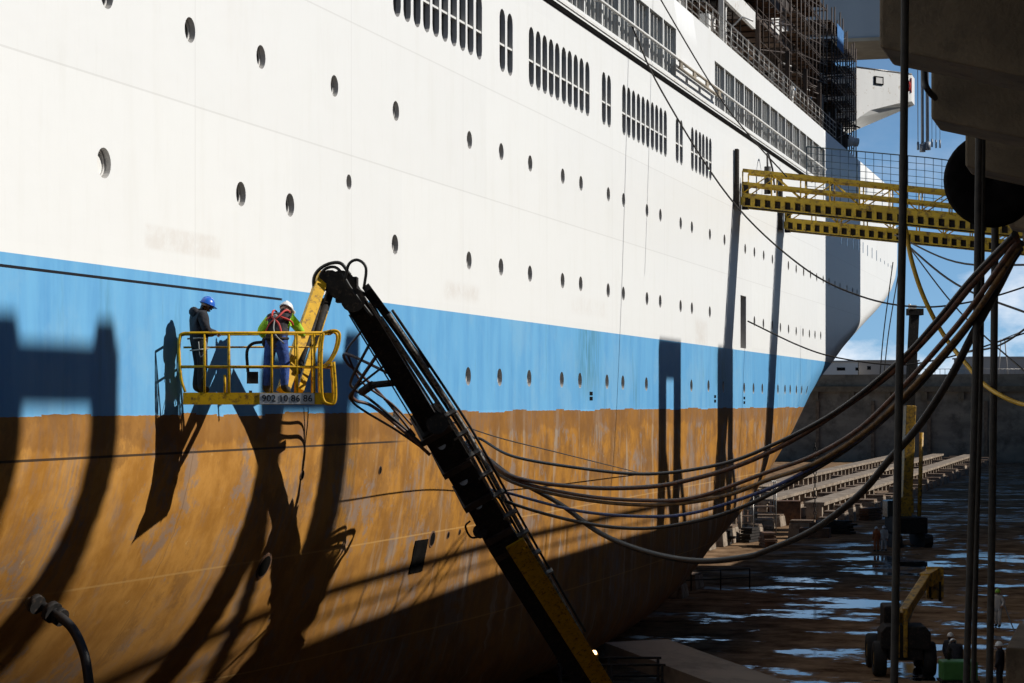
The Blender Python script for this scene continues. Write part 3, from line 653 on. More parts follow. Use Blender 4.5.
scaffold('tall dark scaffold tower before the white bridge bulwark', 119, 131, D+.4, D+1.25, ZD, ZD+7.6, 8, 7)
scaffold('dense scaffold tower left of the white bridge wing with a scrap of blue sheet', 132.5, 139.0, D+.3, D+2.8, ZD, ZD+7.2, 5, 6, net=(134.5, 137.5, ZD+6.0, ZD+7.4))
scaffold('narrow scaffold tower touching the foot of the white bridge wing', 139.8, 144.4, D+.3, D+2.0, ZD, ZD+6.6, 4, 6)
scaffold('short scaffold around the curved davit near the top of the picture', 95.5, 103.5, D+.8, D+3.2, ZD, ZD+3.6, 4, 4)

# ---------------------------------------------------------------- gantry crane over the bow
gc = thing('gantry_crane', 'grey gantry crane girder spanning the dock high above the bow', 'crane', (10, 191, 16.8))
gy0, gy1 = 186, 196; gz = H + 30.4
MB().bx(-90, 14, gy0, gy1, gz+.3, gz+7).build('girder', M['girder'], gc, True)
MB().bx(-90, 14, gy0-.15, gy1, gz, gz+.296).build('girder_flange', M['girder_rust'], gc, True)
MB().bx(7, 12, gy0+.5, gy0+3.5, 16.8, gz-.004).build('leg', M['girder'], gc, True)
MB().bx(7, 12, gy1-3.5, gy1-.5, 16.8, gz-.004).build('leg', M['girder'], gc, True)
MB().bx(-85, -81, gy0+.5, gy1-.5, 0, gz-.004).build('leg', M['girder'], gc, True)
tw = thing('crane_tower', 'tall grey crane tower on the quay casting the wide shadow on the bow', 'crane', (9, 142, 16.8))
MB().bx(7, 12, 136.3, 151.6, 20.5, H+40).build('tower', M['girder'], tw, True)
MB().bx(7.3, 11.7, 136.6, 141, 16.8, 20.496).build('foot', M['girder'], tw, True); MB().bx(7.3, 11.7, 146.6, 151.3, 16.8, 20.496).build('foot', M['girder'], tw, True)
sky_block = thing('warehouse', 'unseen long hall added behind the quay cranes to block low sky light', 'building', (55, 60, 16.8))  # unseen hall added to cut the sky fill on the ship side
MB().bx(38, 75, -70, 330, 16.8, 42).build('wall', M['shed2'], sky_block, True); MB().prism([(37, 42.004), (76, 42.004), (56.5, 46)], 'y', -71, 331).build('roof', M['rust'], sky_block, True)
for k in range(12): MB().bx(37.8, 37.996, -60 + 24*k, -50 + 24*k, 16.81, 25).build('door', M['girder'], sky_block, True)

# ---------------------------------------------------------------- gangways
def gangway(label, u, h_top, slope, n_end=1.0):
    t = D / ray_r(u); W = 1.5; o = thing('gangway', label, 'gangway', (-n_end, t, H + h_top - slope*(D-n_end)), 0, 'yellow gangways between quay and ship')
    def pt(n, dt_, dz): return (-n, t + dt_, H + h_top - slope*(D-n) + dz)
    n0 = D - .35
    for s in (0, 1):
        q = MB(); y = s*W; q.beam(pt(n0, y, .52), pt(n_end, y, .52), .12, .20); q.beam(pt(n0, y, .04), pt(n_end, y, .04), .12, .06)
        k = int((n0-n_end)/.45)
        for i in range(k+1):
            n = n0 - i*.45; q.beam(pt(n, y, .065), pt(n, y, .43), .10, .19, up=(1, 0, 0))
        q.build('side_girder', M['yellow2'], o, True)
        q = MB(); q.beam(pt(n0, y, 1.05), pt(n_end, y, 1.05), .10, .13); q.beam(pt(n0, y, 1.62), pt(n_end, y, 1.62), .10, .16)
        for i in range(int((n0-n_end)/1.3)+1):
            n = n0 - i*1.3; q.cyl(pt(n, y, .6), pt(n, y, 1.6), .035, 6)
            if i % 2 == 0: q.cyl(pt(n, y, .6), pt(max(n_end, n-1.3), y, 1.6), .03, 5)
            else: q.cyl(pt(n, y, 1.6), pt(max(n_end, n-1.3), y, .6), .03, 5)
        q.build('handrail', M['yellow2'], o, True)
    for y in (.09, W-.09):
        q = MB(); q.beam(pt(n0-.05, y, .22), pt(n_end+.05, y, .22), .03, .34); q.build('toe_board', M['dark'], o, True)
    q = MB()
    vs = [pt(n0, .11, .30), pt(n0, W-.11, .30), pt(n_end, W-.11, .30), pt(n_end, .11, .30)]; vs += [(a, b_, c+.06) for a, b_, c in vs]
    q.add(vs, [(0, 1, 2, 3), (4, 5, 6, 7), (0, 1, 5, 4), (1, 2, 6, 5), (2, 3, 7, 6), (3, 0, 4, 7)]); q.build('walkway', M['primer'], o, True)
    MB().bx(-(D-.20), -(D-.06), t-.45, t-.05, H+h_top-.05, H+h_top+2.5).build('end_post', M['dark'], o, True); MB().bx(-(D-.34), -(D-.06), t+W-.1, t+W+.2, H+h_top-.05, H+h_top+1.2).build('end_post', M['dark'], o, True)
    q = MB(); q.tube([pt(4, .7, -.03), pt(n_end, .7, .0)], .05, 5); q.build('support', M['dark'], o, True)
    return o
gangway('nearer yellow lattice gangway with the tall dark end post against the ship', 735, 8.85, .131)
gangway('farther yellow lattice gangway below and beyond the first one', 779, 8.75, .122)
# safety net strung above the gangway
nt_o = MB()
for i in range(30):
    n = 16 - i*.42; z = H + 8.75 - .122*(D-n) + 1.62; nt_o.tube([(-n, 111.0, z), (-n, 111.0, z+2.75)], .016 if i % 6 else .035, 3)
for k in range(9):
    pts = [(-n, 111.0, H + 8.75 - .122*(D-n) + 1.7 + k*.333 - (.12 if 5 < n < 10 else 0)) for n in (16, 13, 10, 7, 5, 3.6)]; nt_o.tube(pts, .016 if k < 8 else .035, 3)
tag(nt_o.build('safety_net', M['net']), 'thin dark safety net strung above the yellow gangways', 'net')
# pale life ring / coil at the ship end of the gangway
q = MB(); tt = D/ray_r(757); q.tube(spline([(-(D-.5), tt, H+10.1), (-(D-.5), tt, H+11.3), (-(D-.4), tt+.7, H+11.9), (-(D-.5), tt+1.5, H+11.2), (-(D-.6), tt+1.6, H+10.1)], 6), .05, 6)
q.cyl((-(D-.5), tt, H+9.9), (-(D-.5), tt, H+11.2), .16, 8)
tag(q.build('bent_pipe', M['rubber']), 'bent black hose loop standing at the ship end of the nearer gangway', 'hose')

# ---------------------------------------------------------------- hoses, ropes, wires
def cable(name, label, cat, pts, r, m, group=None, n=8, sides=8):
    ps = spline([P(*p) for p in pts], n); return tag(MB().tube(ps, r, sides).build(name, m), label, cat, group)
def zz(u, a=51.0, b=26.0): return lerp(a, b, max(0, min(1, (u-480)/(1018-480)))**.9)
HG = 'service hoses sagging from the quay to the boom'
hoses = [
 ('uppermost sagging black service hose hung from the quay', M['rubber'], .033, [(478, 438), (512, 456), (579, 468), (647, 474), (717, 465), (768, 447), (835, 412), (899, 361), (936, 321), (970, 280), (1014, 234)]),
 ('rusty brown service hose just under the uppermost one', M['rubber_brown'], .044, [(476, 448), (512, 476), (579, 487), (647, 487), (697, 478), (745, 463), (800, 436), (862, 395), (899, 366), (940, 323), (975, 281), (1016, 236)]),
 ('third service hose from the top, dark brown and paired with an ochre one', M['rubber_brown'], .038, [(478, 452), (512, 478.5), (579, 495), (647, 500.5), (697, 497), (768, 472), (815, 455), (859, 429), (899, 391), (936, 350), (970, 309), (1018, 240)]),
 ('ochre stained service hose running along the middle of the bundle', M['rubber_ochre'], .038, [(480, 458), (512, 482), (580, 499), (655, 505), (720, 497), (768, 480), (815, 463), (865, 432), (905, 395), (940, 357), (975, 314), (1019, 246)]),
 ('blue tinged service hose below the ochre one', M['rubber_blue'], .032, [(486, 486), (512, 494), (579, 511), (647, 516.5), (697, 512), (768, 489), (820, 463), (870, 431), (908, 394), (943, 355), (977, 313), (1020, 247)]),
 ('dark service hose second from the bottom of the bundle', M['rubber'], .036, [(488, 488), (512, 503.5), (579, 522), (640, 528.5), (697, 521), (745, 506), (800, 478), (850, 447), (900, 405), (940, 362), (975, 318), (1021, 249)]),
 ('thick black service hose hanging lowest in a deep loop', M['rubber'], .055, [(476, 450), (512, 477), (560, 504), (600, 533), (647, 552), (697, 561), (745, 557), (768, 550), (815, 529), (860, 494), (889, 460), (919.5, 425), (950, 378), (973, 334), (1000, 284), (1020, 243)])]
for i, (lb, m_, r, pts) in enumerate(hoses):
    cable('service_hose', lb, 'hose', [(463, 444 + i, 49.0)] + [(u, v, zz(u, 51 + .1*i, 26 + .15*i)) for u, v in pts], r, m_, HG)
cable('air_hose', 'bright yellow hose curving down across the sky at the right', 'hose', [(905, 225, 34), (912, 262, 34), (925, 300, 34), (945, 337, 34), (967, 365, 33.5), (983, 383, 33), (1000, 395, 32.5), (1026, 405, 32), (1060, 404, 31)], .035, M['hose_yellow'])
RG = 'dark lines hanging in front of the dock'
cable('hanging_rope', 'thick dark rope hanging the full height in front of the first corbel', 'rope', [(905.5, -40, 17), (903, 200, 17), (898, 450, 17), (893, 760, 17)], .031, M['rope'], RG)
cable('hanging_rope', 'left strand of the close pair of dark ropes under the third corbel', 'rope', [(979, 120, 28.5), (976, 350, 28.5), (970, 560, 28.5), (964, 760, 28.5)], .045, M['rope'], RG)
cable('hanging_rope', 'right strand of the close pair of dark ropes under the third corbel', 'rope', [(983, 120, 28.7), (981, 350, 28.7), (976, 560, 28.7), (972, 760, 28.7)], .035, M['rope'], RG)
cable('hanging_rope', 'dark rope hanging nearest the right edge of the picture', 'rope', [(995.5, 170, 33), (994, 350, 33), (991.5, 560, 33), (988, 760, 33)], .055, M['rope'], RG)
def wire(label, pts, r=.022, m='rope'): return cable('wire', label, 'wire', pts, r, M[m], 'thin wires between ship and quay')
zh = lambda u: D / ray_r(u) * CT + D * ST - .3
def zt_(u, u0, lean=0.0):      # distance of a point seen at u on the transverse plane through the ship side at u0
    t = D / ray_r(u0) - .3; r = ray_r(u)
    t += lean * (D - r * t); return t * CT + r * t * ST
def wire_t(label, u0, pts, r, lean=0.0): return wire(label, [(u, v, zt_(u, u0, lean)) for u, v in pts], r)
wire_t('thin wire falling steeply from the first gallery window and sagging right across the bow', 631, [(631.5, 25), (661, 90), (729, 197), (800, 265), (860, 296), (920, 307), (980, 300), (1040, 282)], .030)
wire_t('thin wire dropping past the ladder rack to the gangway net', 655, [(655.5, -12), (661, 0), (714, 89), (748, 134), (787, 177)], .026)
wire_t('thin wire slung from the dark shell door past the far sheds', 747, [(747.5, 321), (800, 346), (839, 358), (896, 365), (936, 360), (970, 351), (1040, 328)], .034)
wire('thin wire along the lower ochre plating beside the boom', [(452, 422, 50), (500, 438, 56), (560, 453, 63), (640, 473, zh(640))], .016)
wire('upper of the fan of wires running from the gangway to the right edge', [(895, 235, 60), (956, 262, 50), (1040, 265, 42)], .022)
wire('middle of the fan of wires running from the gangway to the right edge', [(899, 238, 60), (956, 284, 52), (1040, 318, 44)], .026)
wire('lower of the fan of wires running from the gangway to the right edge', [(906, 243, 60), (960, 312, 52), (1040, 385, 44)], .018)
wire('wire rising from the hoses to the right edge of the picture', [(968, 352, 60), (1000, 345, 52), (1040, 318, 44)], .024)
wire('pair of thin stays beside the bow, the left one', [(893, 262, 118), (884, 330, 118), (880, 374, 118)], .03)
wire('pair of thin stays beside the bow, the right one', [(899, 270, 118), (889, 330, 118), (884, 374, 118)], .03)
q = MB()
for k, (u, vt, vb, r) in enumerate(((917, 60, 148, .03), (921.5, 60, 150, .11), (926.5, 60, 148, .12), (931, 80, 145, .02), (935, 80, 146, .02), (939, 80, 146, .02))):
    q.tube([P(u, vt-160, 147), P(u+1, vb, 147)], r, 6)
    q.cyl(P(u+1, vb-6, 147), P(u+1, vb+2, 147), r*1.7+.03, 6)
tag(q.build('hoist_rope', M['girder']), 'bunch of grey blue hoist ropes hanging from the crane against the sky', 'ropes')
cable('cable_loop', 'short curved black cable hanging between the first and second corbel', 'cable', [(924, 62, 24), (924.5, 80, 24), (928, 90, 24), (935, 98, 24.4)], .035, M['rubber'])
# round fender
q = MB(); c = P(992, 180, 32.2)
q.lathe(c, (.15, -1, 0), [(.02, -.16), (.50, -.20), (.66, -.17), (.70, 0), (.66, .17), (.50, .20), (.02, .16)], 40); q.cyl(c + Vector((0, 0, .3)), Vector((c.x, c.y, 13.6)), .02, 5)
M['fender'] = mat('weathered_black_rubber', (.007, .006, .006), .95, var=.3, scale=5, spec=.05)
tag(q.build('tyre_fender', M['fender']), 'big round black tyre fender hanging among the corbels', 'fender')
# hose with flanged coupling at lower left
q = MB(); pts = spline([P(28, 602, 37.4), P(44, 607, 37.2), P(60, 617, 37.0), P(72, 628, 36.9), (P(81, 645, 36.8)), P(87, 668, 36.7), P(92, 720, 36.6), P(97, 800, 36.4)], 6)
hp = thing('flanged_hose', 'black hose with a flanged coupling rising at the lower left before the ochre plating', 'hose', pts[-1]); q.tube(pts, .085, 10); q.build('hose', M['rubber'], hp, True)
for i, (uu, vv, r) in enumerate(((52, 612, .19), (60, 617, .16), (36, 604, .17))):
    a = P(uu, vv, 37.1); d = (P(uu+8, vv+5.5, 37.0) - a).normalized(); MB().cyl(a - d*.05, a + d*.05, r, 14).build('flange', M['dark'], hp, True)

# ---------------------------------------------------------------- boom lift with the two workers
KZ = 41.0; PX = KZ / F
BU, BZ = 653.0, 62.0
base = P(BU, V0, BZ); base.z = 0
bl = thing('boom_lift', 'yellow and black articulated boom lift holding a work basket against the ship side', 'boom lift', base, TH)
def B(u, v, d=0.0, Z=None):      # a point of the lift from its place in the photograph and its real distance
    k = (Z or (KZ + d)) / F; return Vector(((u - U0) * k - (BU - U0) * BZ / F, (Z or KZ + d) - BZ, H + (V0 - v) * k))
def BM(f, side=0.0, near=0.0):   # along the main boom: f = 0 at the knuckle, 1 where it leaves the picture; side and near in pixels / metres
    iz = 1/43.4 + f * (1/57.0 - 1/43.4); u = 345 + 245*f + side*.85; v = 285 + 398*f - side*.53; return B(u, v, 0, 1/iz - near)
LM = lambda *a: B(*a)
# main boom
q = MB(); q.beam(BM(.03), BM(.72), .42, .46, up=(0, 1, 0)); q.build('boom_inner', M['dark'], bl)
q = MB(); q.beam(BM(.36), BM(.80), .54, .58, up=(0, 1, 0)); q.build('boom_middle', M['dark'], bl)
q = MB(); q.beam(BM(.62), BM(1.22), .72, .74, up=(0, 1, 0)); q.build('boom_outer', M['dark'], bl)
q = MB(); q.beam(BM(.66, 9, .75), BM(1.2, 11, .8), .46, .05, up=(0, 1, 0)); q.beam(BM(.66, 15, .4), BM(1.2, 18, .4), .05, .6, up=(0, 1, 0)); q.build('boom_side_plate', M['yellow'], bl)
q = MB()
for k, (o1, r) in enumerate(((15, .05), (20, .032), (24, .055), (29, .03))):
    q = MB(); q.tube(spline([BM(.10, o1-2, .2), BM(.2, o1, .3), BM(.4, o1+3, .3), BM(.55, o1, .3), BM(.7, o1-3, .3), BM(.9, o1-6, .3)], 6), r, 7); q.build('hydraulic_hose', M['pipe'] if k in (0, 2) else M['rubber'], bl)
for k in range(9):
    f = .35 + k*.05; MB().beam(BM(f, 20, .50), BM(f+.004, 20, .50), .36, .10, up=(0, 1, 0)).build('pipe_clamp', M['steel'], bl)
q = MB(); q.beam(BM(.03, 17, .1), BM(.24, 25, .1), .16, .16, up=(0, 1, 0)); q.build('levelling_cylinder', M['dark'], bl)
q = MB(); q.beam(BM(.34, 2, 0), BM(.43, 2, 0), .66, .68, up=(0, 1, 0)); q.cyl(BM(.355, 6, .6), BM(.355, 6, -.5), .24, 14); q.cyl(BM(.6, -14, .5), BM(.6, -14, -.2), .17, 12); q.beam(BM(.43, 2), BM(.64, 0), .62, .64, up=(0, 1, 0)); q.build('boom_collar', M['dark'], bl)
q = MB(); q.beam(BM(.06, 11, .24), BM(.335, 12, .26), .05, .04, up=(0, 1, 0)); q.build('boom_flange', M['steel'], bl)  # lighter strips added along the boom edges to stand for their highlights
q = MB(); q.beam(BM(.06, -12, .26), BM(.335, -13, .28), .03, .04, up=(0, 1, 0)); q.build('boom_flange', M['scaf'], bl)
for f in (.345, .43, .515, .60, .64):
    MB().beam(BM(f, 0, .02), BM(f+.012, 0, .02), .70, .72, up=(0, 1, 0)).build('boom_band', M['scaf'], bl)
q = MB(); q.beam(BM(.44, 15, .36), BM(.62, 16, .40), .06, .05, up=(0, 1, 0)); q.build('boom_flange', M['steel'], bl)  # lighter strip standing for the highlight along the boom edge
for f in (.40, .49, .55): MB().cyl(BM(f, -2, .34), BM(f, -2, .52), .10, 10).build('bolt_head', M['steel'], bl)
q = MB(); q.tube(spline([BM(.57, -17, .3), BM(.575, -24, .35), BM(.60, -25, .35), BM(.61, -17, .3)], 5), .025, 6); q.build('hose_loop', M['rubber'], bl)
# knuckle
KN = 2.4
q = MB(); q.cyl(B(341, 285, KN-.32), B(341, 285, KN+.32), .29, 18); q.cyl(B(353, 300, KN-.3), B(353, 300, KN+.3), .24, 16); q.box(B(347, 290, KN), (.42, .5, .5)); q.cyl(B(330, 281, KN-.3), B(330, 281, KN+.3), .22, 14); q.build('knuckle', M['dark'], bl)
q = MB()
for pts, r in (([(316, 300, -.3), (314, 278, -.35), (324, 266, -.35), (340, 263, -.35), (350, 275, -.3)], .035), ([(345, 280, -.3), (349, 264, -.4), (358, 260, -.4), (366, 268, -.4), (364, 288, -.3)], .03), ([(318, 292, -.2), (322, 272, -.3), (337, 268, -.3), (352, 290, -.3), (372, 316, -.2)], .03), ([(350, 285, .3), (370, 300, .55), (395, 350, 2.0), (425, 410, 3.4)], .03)):
    q.tube(spline([B(u, v, KN+d) for u, v, d in pts], 6), r, 7)
q.build('knuckle_hose', M['rubber'], bl)
# jib
UPJ = (.8, .6, 0)
q = MB(); q.beam(B(323, 276, KN-.1), B(283, 391, .15), .20, .22, up=UPJ, w2=.16); q.build('jib_arm', M['yellow'], bl)
q = MB(); q.beam(B(331, 291, KN+.14), B(300, 391, .35), .11, .12, up=UPJ); q.build('jib_link', M['yellow'], bl)
q = MB(); q.cyl(B(322, 300, KN-.2), B(298, 372, .4), .055, 8); q.cyl(B(330, 292, KN), B(312, 345, 1.2), .085, 8, 0); q.build('jib_cylinder', M['dark'], bl)
q = MB()
for k, (a, b_, c, d_) in enumerate((((346, 350), (362, 382), (392, 404), (412, 425)), ((350, 380), (368, 398), (395, 420), (424, 446)), ((352, 392), (372, 406), (400, 428), (430, 455)), ((350, 394), (366, 412), (396, 430), (428, 452)), ((345, 356), (358, 372), (384, 398), (415, 436)))):
    q = MB(); q.tube(spline([BM(.10+.03*k, -6, -.2), B(a[0]+2, a[1]-2, 5.6), B(a[0]+3, a[1]+8, 6.4), B(*b_, 6.6+.05*k), B(*c, 6.7), B(*d_, 6.8)], 6), .026 + .006*(k % 3), 7)
    q.build('loose_hose', M['rubber_brown'] if k % 2 == 0 else M['rubber'], bl)
q = MB(); q.cyl(BM(.24, -3, 0), B(372, 385, 5.0), .07, 8); q.cyl(B(372, 385, 5.0), B(362, 392, 5.6), .09, 8); q.build('hose_bracket', M['dark'], bl)
# basket
bk = bpy.data.objects.new('basket', None); C.objects.link(bk); bk.parent = bl; bk.location = B(257, 404); bk.rotation_euler = (0, 0, R(8))
def K(u, v, d=0.0):
    b0 = B(257, 404); return Vector(((u-257)*PX, d, (404-v)*PX))
ZB = 404
q = MB(); q.bx((184-257)*PX, (331-257)*PX, -.45, .45, .0, .06); q.bx((184-257)*PX, (331-257)*PX, -.47, -.45, -.01, .21); q.bx((184-257)*PX, (331-257)*PX, .45, .47, -.01, .21); q.build('basket_floor', M['yellow'], bk)
q = MB(); RR = .024
for d in (-.46, .46):
    q.tube(spline([K(186, 392, d), K(182, 378, d), K(180, 352, d), K(181, 337, d), K(185, 334, d)], 5) + [K(331, 333, d)], RR, 7)
    q.tube([K(181, 367, d), K(330, 367, d)], RR*.9, 7)
q.tube([K(181, 336, -.46), K(181, 336, .46)], RR, 7); q.tube([K(181, 367, -.46), K(181, 367, .46)], RR, 7)
q.tube([K(331, 333, -.46), K(331, 333, .46)], RR, 7); q.tube([K(330, 367, -.46), K(330, 367, .46)], RR, 7)
q.tube([K(184, 347, .46), K(320, 346, .46)], RR*.8, 7)
q.build('guard_rail', M['yellow'], bk)
for d in (-.46, .46):
    for u in (205, 229, 271, 296, 313): MB().cyl(K(u, 393, d), K(u, 334, d), RR*.9, 7).build('guard_post', M['yellow'], bk)
    if d < 0: MB().cyl(K(225, 393, d+.3), K(225, 375, d+.3), RR, 7).build('guard_post', M['yellow'], bk)
q = MB()
for d in (-.50, .30):
    q.tube(spline([K(322, 333, d), K(333, 331, d), K(338, 335, d), K(336, 348, d), K(330, 360, d), K(324, 366, d)], 6), RR*1.1, 7)
    q.tube(spline([K(322, 333, d), K(320, 350, d), K(320, 385, d), K(322, 400, d), K(328, 404, d), K(333, 402, d), K(334, 390, d), K(332, 362, d)], 6), RR*1.2, 7)
q.build('bumper_hoop', M['yellow'], bk)
pl = MB(); pl.bx((259-257)*PX, (313-257)*PX, -.482, -.472, .0, .20); plate = pl.build('number_board', M['plate'], bk)
def text(body, size, loc, m, parent, align='CENTER'):
    cu = bpy.data.curves.new('lettering', 'FONT'); cu.body = body; cu.size = size; cu.extrude = .003; cu.align_x = align; cu.align_y = 'CENTER'; cu.resolution_u = 3
    o = bpy.data.objects.new('lettering', cu); C.objects.link(o); dg_ = bpy.context.evaluated_depsgraph_get(); dg_.update()
    me = bpy.data.meshes.new_from_object(o.evaluated_get(dg_)); bpy.data.objects.remove(o)
    me.transform(Matrix.Translation(loc) @ Matrix.Rotation(R(90), 4, 'X')); me.materials.clear(); me.materials.append(m)
    o = bpy.data.objects.new('lettering', me); C.objects.link(o); o.parent = parent; return o
text('902 10 86 86', .175, ((286-257)*PX, -.486, .10), M['black'], plate)
q = MB(); q.bx((247-257)*PX, (258-257)*PX, -.2, .2, .38, .60); q.tube(spline([K(248, 372, 0), K(247, 352, 0), K(252, 344, 0), K(262, 342, 0)], 5), .03, 7); q.bx((249-257)*PX, (252-257)*PX, -.1, 0, .15, .25); q.build('control_box', M['dark'], bk)
# lift chassis standing on the dock floor below
q = MB(); q.box((0, 0, 1.65), (2.2, 2.1, 1.0)); q.box((.9, 0, 1.75), (1.5, 2.2, 1.0)); q.build('turntable', M['yellow3'], bl, bevel=.06)
q = MB(); q.box((0, 0, .95), (3.4, 2.0, .4)); q.build('chassis', M['dark'], bl)
for sx in (-1, 1):
    for sy in (-1, 1):
        w = MB().lathe((sx*1.3, sy*1.15, .6), (0, 1, 0), [(.3, -.2), (.55, -.22), (.6, -.12), (.6, .12), (.55, .22), (.3, .2)], 20).build('wheel', M['tyre'], bl)
        MB().cyl((sx*1.3, sy*1.15-.15, .6), (sx*1.3, sy*1.15+.15, .6), .3, 14).build('rim', M['yellow3'], w)

# ---------------------------------------------------------------- people
BONES = [('pelvis', 'spine', 'top'), ('spine', 'chest', 'top'), ('chest', 'neck', 'top'), ('neck', 'head', 'skin'), ('head', 'crown', 'skin')]
for s in 'lr':
    BONES += [('chest', 'sho_'+s, 'top'), ('sho_'+s, 'elb_'+s, 'sleeve'), ('elb_'+s, 'wri_'+s, 'sleeve'), ('wri_'+s, 'palm_'+s, 'skin'), ('pelvis', 'hip_'+s, 'leg'), ('hip_'+s, 'kne_'+s, 'leg'), ('kne_'+s, 'ank_'+s, 'leg'), ('ank_'+s, 'toe_'+s, 'boot')]
REST = dict(pelvis=(0, 0, .95), spine=(0, 0, 1.13), chest=(0, -.01, 1.36), neck=(0, 0, 1.52), head=(0, .03, 1.64), crown=(0, .02, 1.73),
 sho_l=(-.19, 0, 1.43), sho_r=(.19, 0, 1.43), elb_l=(-.25, -.02, 1.13), elb_r=(.25, -.02, 1.13), wri_l=(-.25, .1, .89), wri_r=(.25, .1, .89), palm_l=(-.25, .13, .81), palm_r=(.25, .13, .81),
 hip_l=(-.10, 0, .90), hip_r=(.10, 0, .90), kne_l=(-.12, .03, .50), kne_r=(.12, .03, .50), ank_l=(-.13, -.02, .09), ank_r=(.13, -.02, .09), toe_l=(-.15, .15, .045), toe_r=(.15, .15, .045))
RAD = dict(pelvis=(.205, .16), spine=(.20, .165), chest=(.225, .18), neck=(.085, .085), head=(.105, .118), crown=(.09, .105), sho=(.115, .11), elb=(.088, .085), wri=(.058, .055), palm=(.05, .03), hip=(.128, .135), kne=(.098, .10), ank=(.078, .08), toe=(.065, .05))
def person(label, cat, loc, rz, pose, mats, helmet=None, group=None, scale=1.0, fingers=True, extras=None, sub=2):
    J = {k: Vector(v) for k, v in REST.items()}
    for k, v in pose.items(): J[k] = Vector(v)
    names = list(J); me = bpy.data.meshes.new('person')
    me.from_pydata([tuple(J[n]) for n in names], [(names.index(a), names.index(b_)) for a, b_, _ in BONES], [])
    o = bpy.data.objects.new('body', me); C.objects.link(o); md_ = o.modifiers.new('skin', 'SKIN'); md_.use_smooth_shade = True
    for i, n in enumerate(names):
        k = n.split('_')[0]; sv = me.skin_vertices[0].data[i]; sv.radius = RAD[k]; sv.use_root = (n == 'pelvis')
    if sub: s_ = o.modifiers.new('sub', 'SUBSURF'); s_.levels = sub; s_.render_levels = sub
    dg_ = bpy.context.evaluated_depsgraph_get(); dg_.update(); rm = bpy.data.meshes.new_from_object(o.evaluated_get(dg_)); bpy.data.objects.remove(o)
    q = MB(); kinds = ['top', 'sleeve', 'leg', 'boot', 'skin']; segs = [(J[a], J[b_], k, a) for a, b_, k in BONES]
    q.v = [tuple(v.co) for v in rm.vertices]
    for p in rm.polygons:
        c = p.center; best = None
        for a, b_, k, an in segs:
            ab = b_-a; t = max(0, min(1, (c-a).dot(ab)/max(1e-9, ab.dot(ab)))); d = (c-(a+ab*t)).length - (.03 if k == 'top' and not b_ in (J['sho_l'], J['sho_r']) else 0)
            if an.startswith('kne') and t > .86: kk = 'boot'
            elif an == 'chest' and b_ == J['neck'] and t > .85: kk = 'top'
            else: kk = k
            if best is None or d < best[0]: best = (d, kk)
        q.f.append(tuple(p.vertices)); q.m.append(kinds.index(best[1])); q.s.append(True)
    # face and hands belong to the same body mesh
    hd, cr = J['head'], J['crown']; upv = (cr-J['neck']).normalized(); fw = Vector((0, 1, 0)); fw = (fw - upv*fw.dot(upv)).normalized(); sd = fw.cross(upv)
    if 'face' in pose: fw = pose['face']
    q.ell(hd + fw*.10 + upv*-.01, .014, .022, .022, 6, 4, 4); q.ell(hd + fw*.075 - upv*.06, .03, .03, .02, 6, 4, 4)
    for s_ in (-1, 1): q.ell(hd + sd*.092*s_ + upv*.0, .012, .022, .034, 6, 4, 4); q.ell(hd + fw*.088 + sd*.034*s_ + upv*.03, .012, .008, .008, 6, 4, 3)
    if fingers:
        for s_ in 'lr':
            w_, p_ = J['wri_'+s_], J['palm_'+s_]; d = (p_-w_).normalized(); sx = d.cross(Vector((0, 0, 1)))
            sx = sx.normalized() if sx.length > .2 else Vector((1, 0, 0)); dn = sx.cross(d).normalized()
            if dn.z > 0: dn = -dn
            for k, ln in enumerate((.068, .078, .072, .056)):
                b0 = p_ + sx*(-.03+.02*k) + d*.012; q.tube([b0, b0+d*ln*.5+dn*.008, b0+d*ln*.8+dn*.03, b0+d*ln*.85+dn*.055], [.0105, .010, .009, .007], 6, 4)
            side = -1 if s_ == 'l' else 1
            b0 = w_.lerp(p_, .55) - sx*.03*side; q.tube([b0, b0-sx*.03*side+d*.025, b0-sx*.035*side+d*.055+dn*.01], [.013, .011, .008], 6, 4)
    root = thing('person', label, cat, loc, rz, group); root.scale = (scale,)*3
    q.build('body', [M[m_] for m_ in mats], root)
    if helmet:
        h = MB(); rot = Matrix((sd, fw, upv)).transposed(); c = hd + upv*.045
        h.ell(c, .122, .145, .135, 16, 7, 0, zlo=0, rot=rot)
        vs = []; nb = 16
        for j in range(nb):
            a = 2*math.pi*j/nb; ex = .055 if math.sin(a) > .3 else .018
            for rr_, zz_ in ((.118, .0), (.122+ex, -.012), (.118, -.022)):
                vs.append(c + rot @ Vector(((rr_)*math.cos(a), (rr_+.022)*math.sin(a), zz_)))
        h.add(vs, [(3*j+k, 3*((j+1) % nb)+k, 3*((j+1) % nb)+(k+1) % 3, 3*j+(k+1) % 3) for j in range(nb) for k in range(3)], 0, True)
        h.tube([c + rot @ Vector((0, .10*math.cos(a)*1.35, .137*math.sin(a)+.004)) for a in [math.pi*i/8 for i in range(1, 8)]], .012, 6)
        h.build('helmet', M[helmet], root)
    if extras: extras(root, J)
    return root
def bw(u, v, d): return bl.matrix_basis @ B(u, v, d)
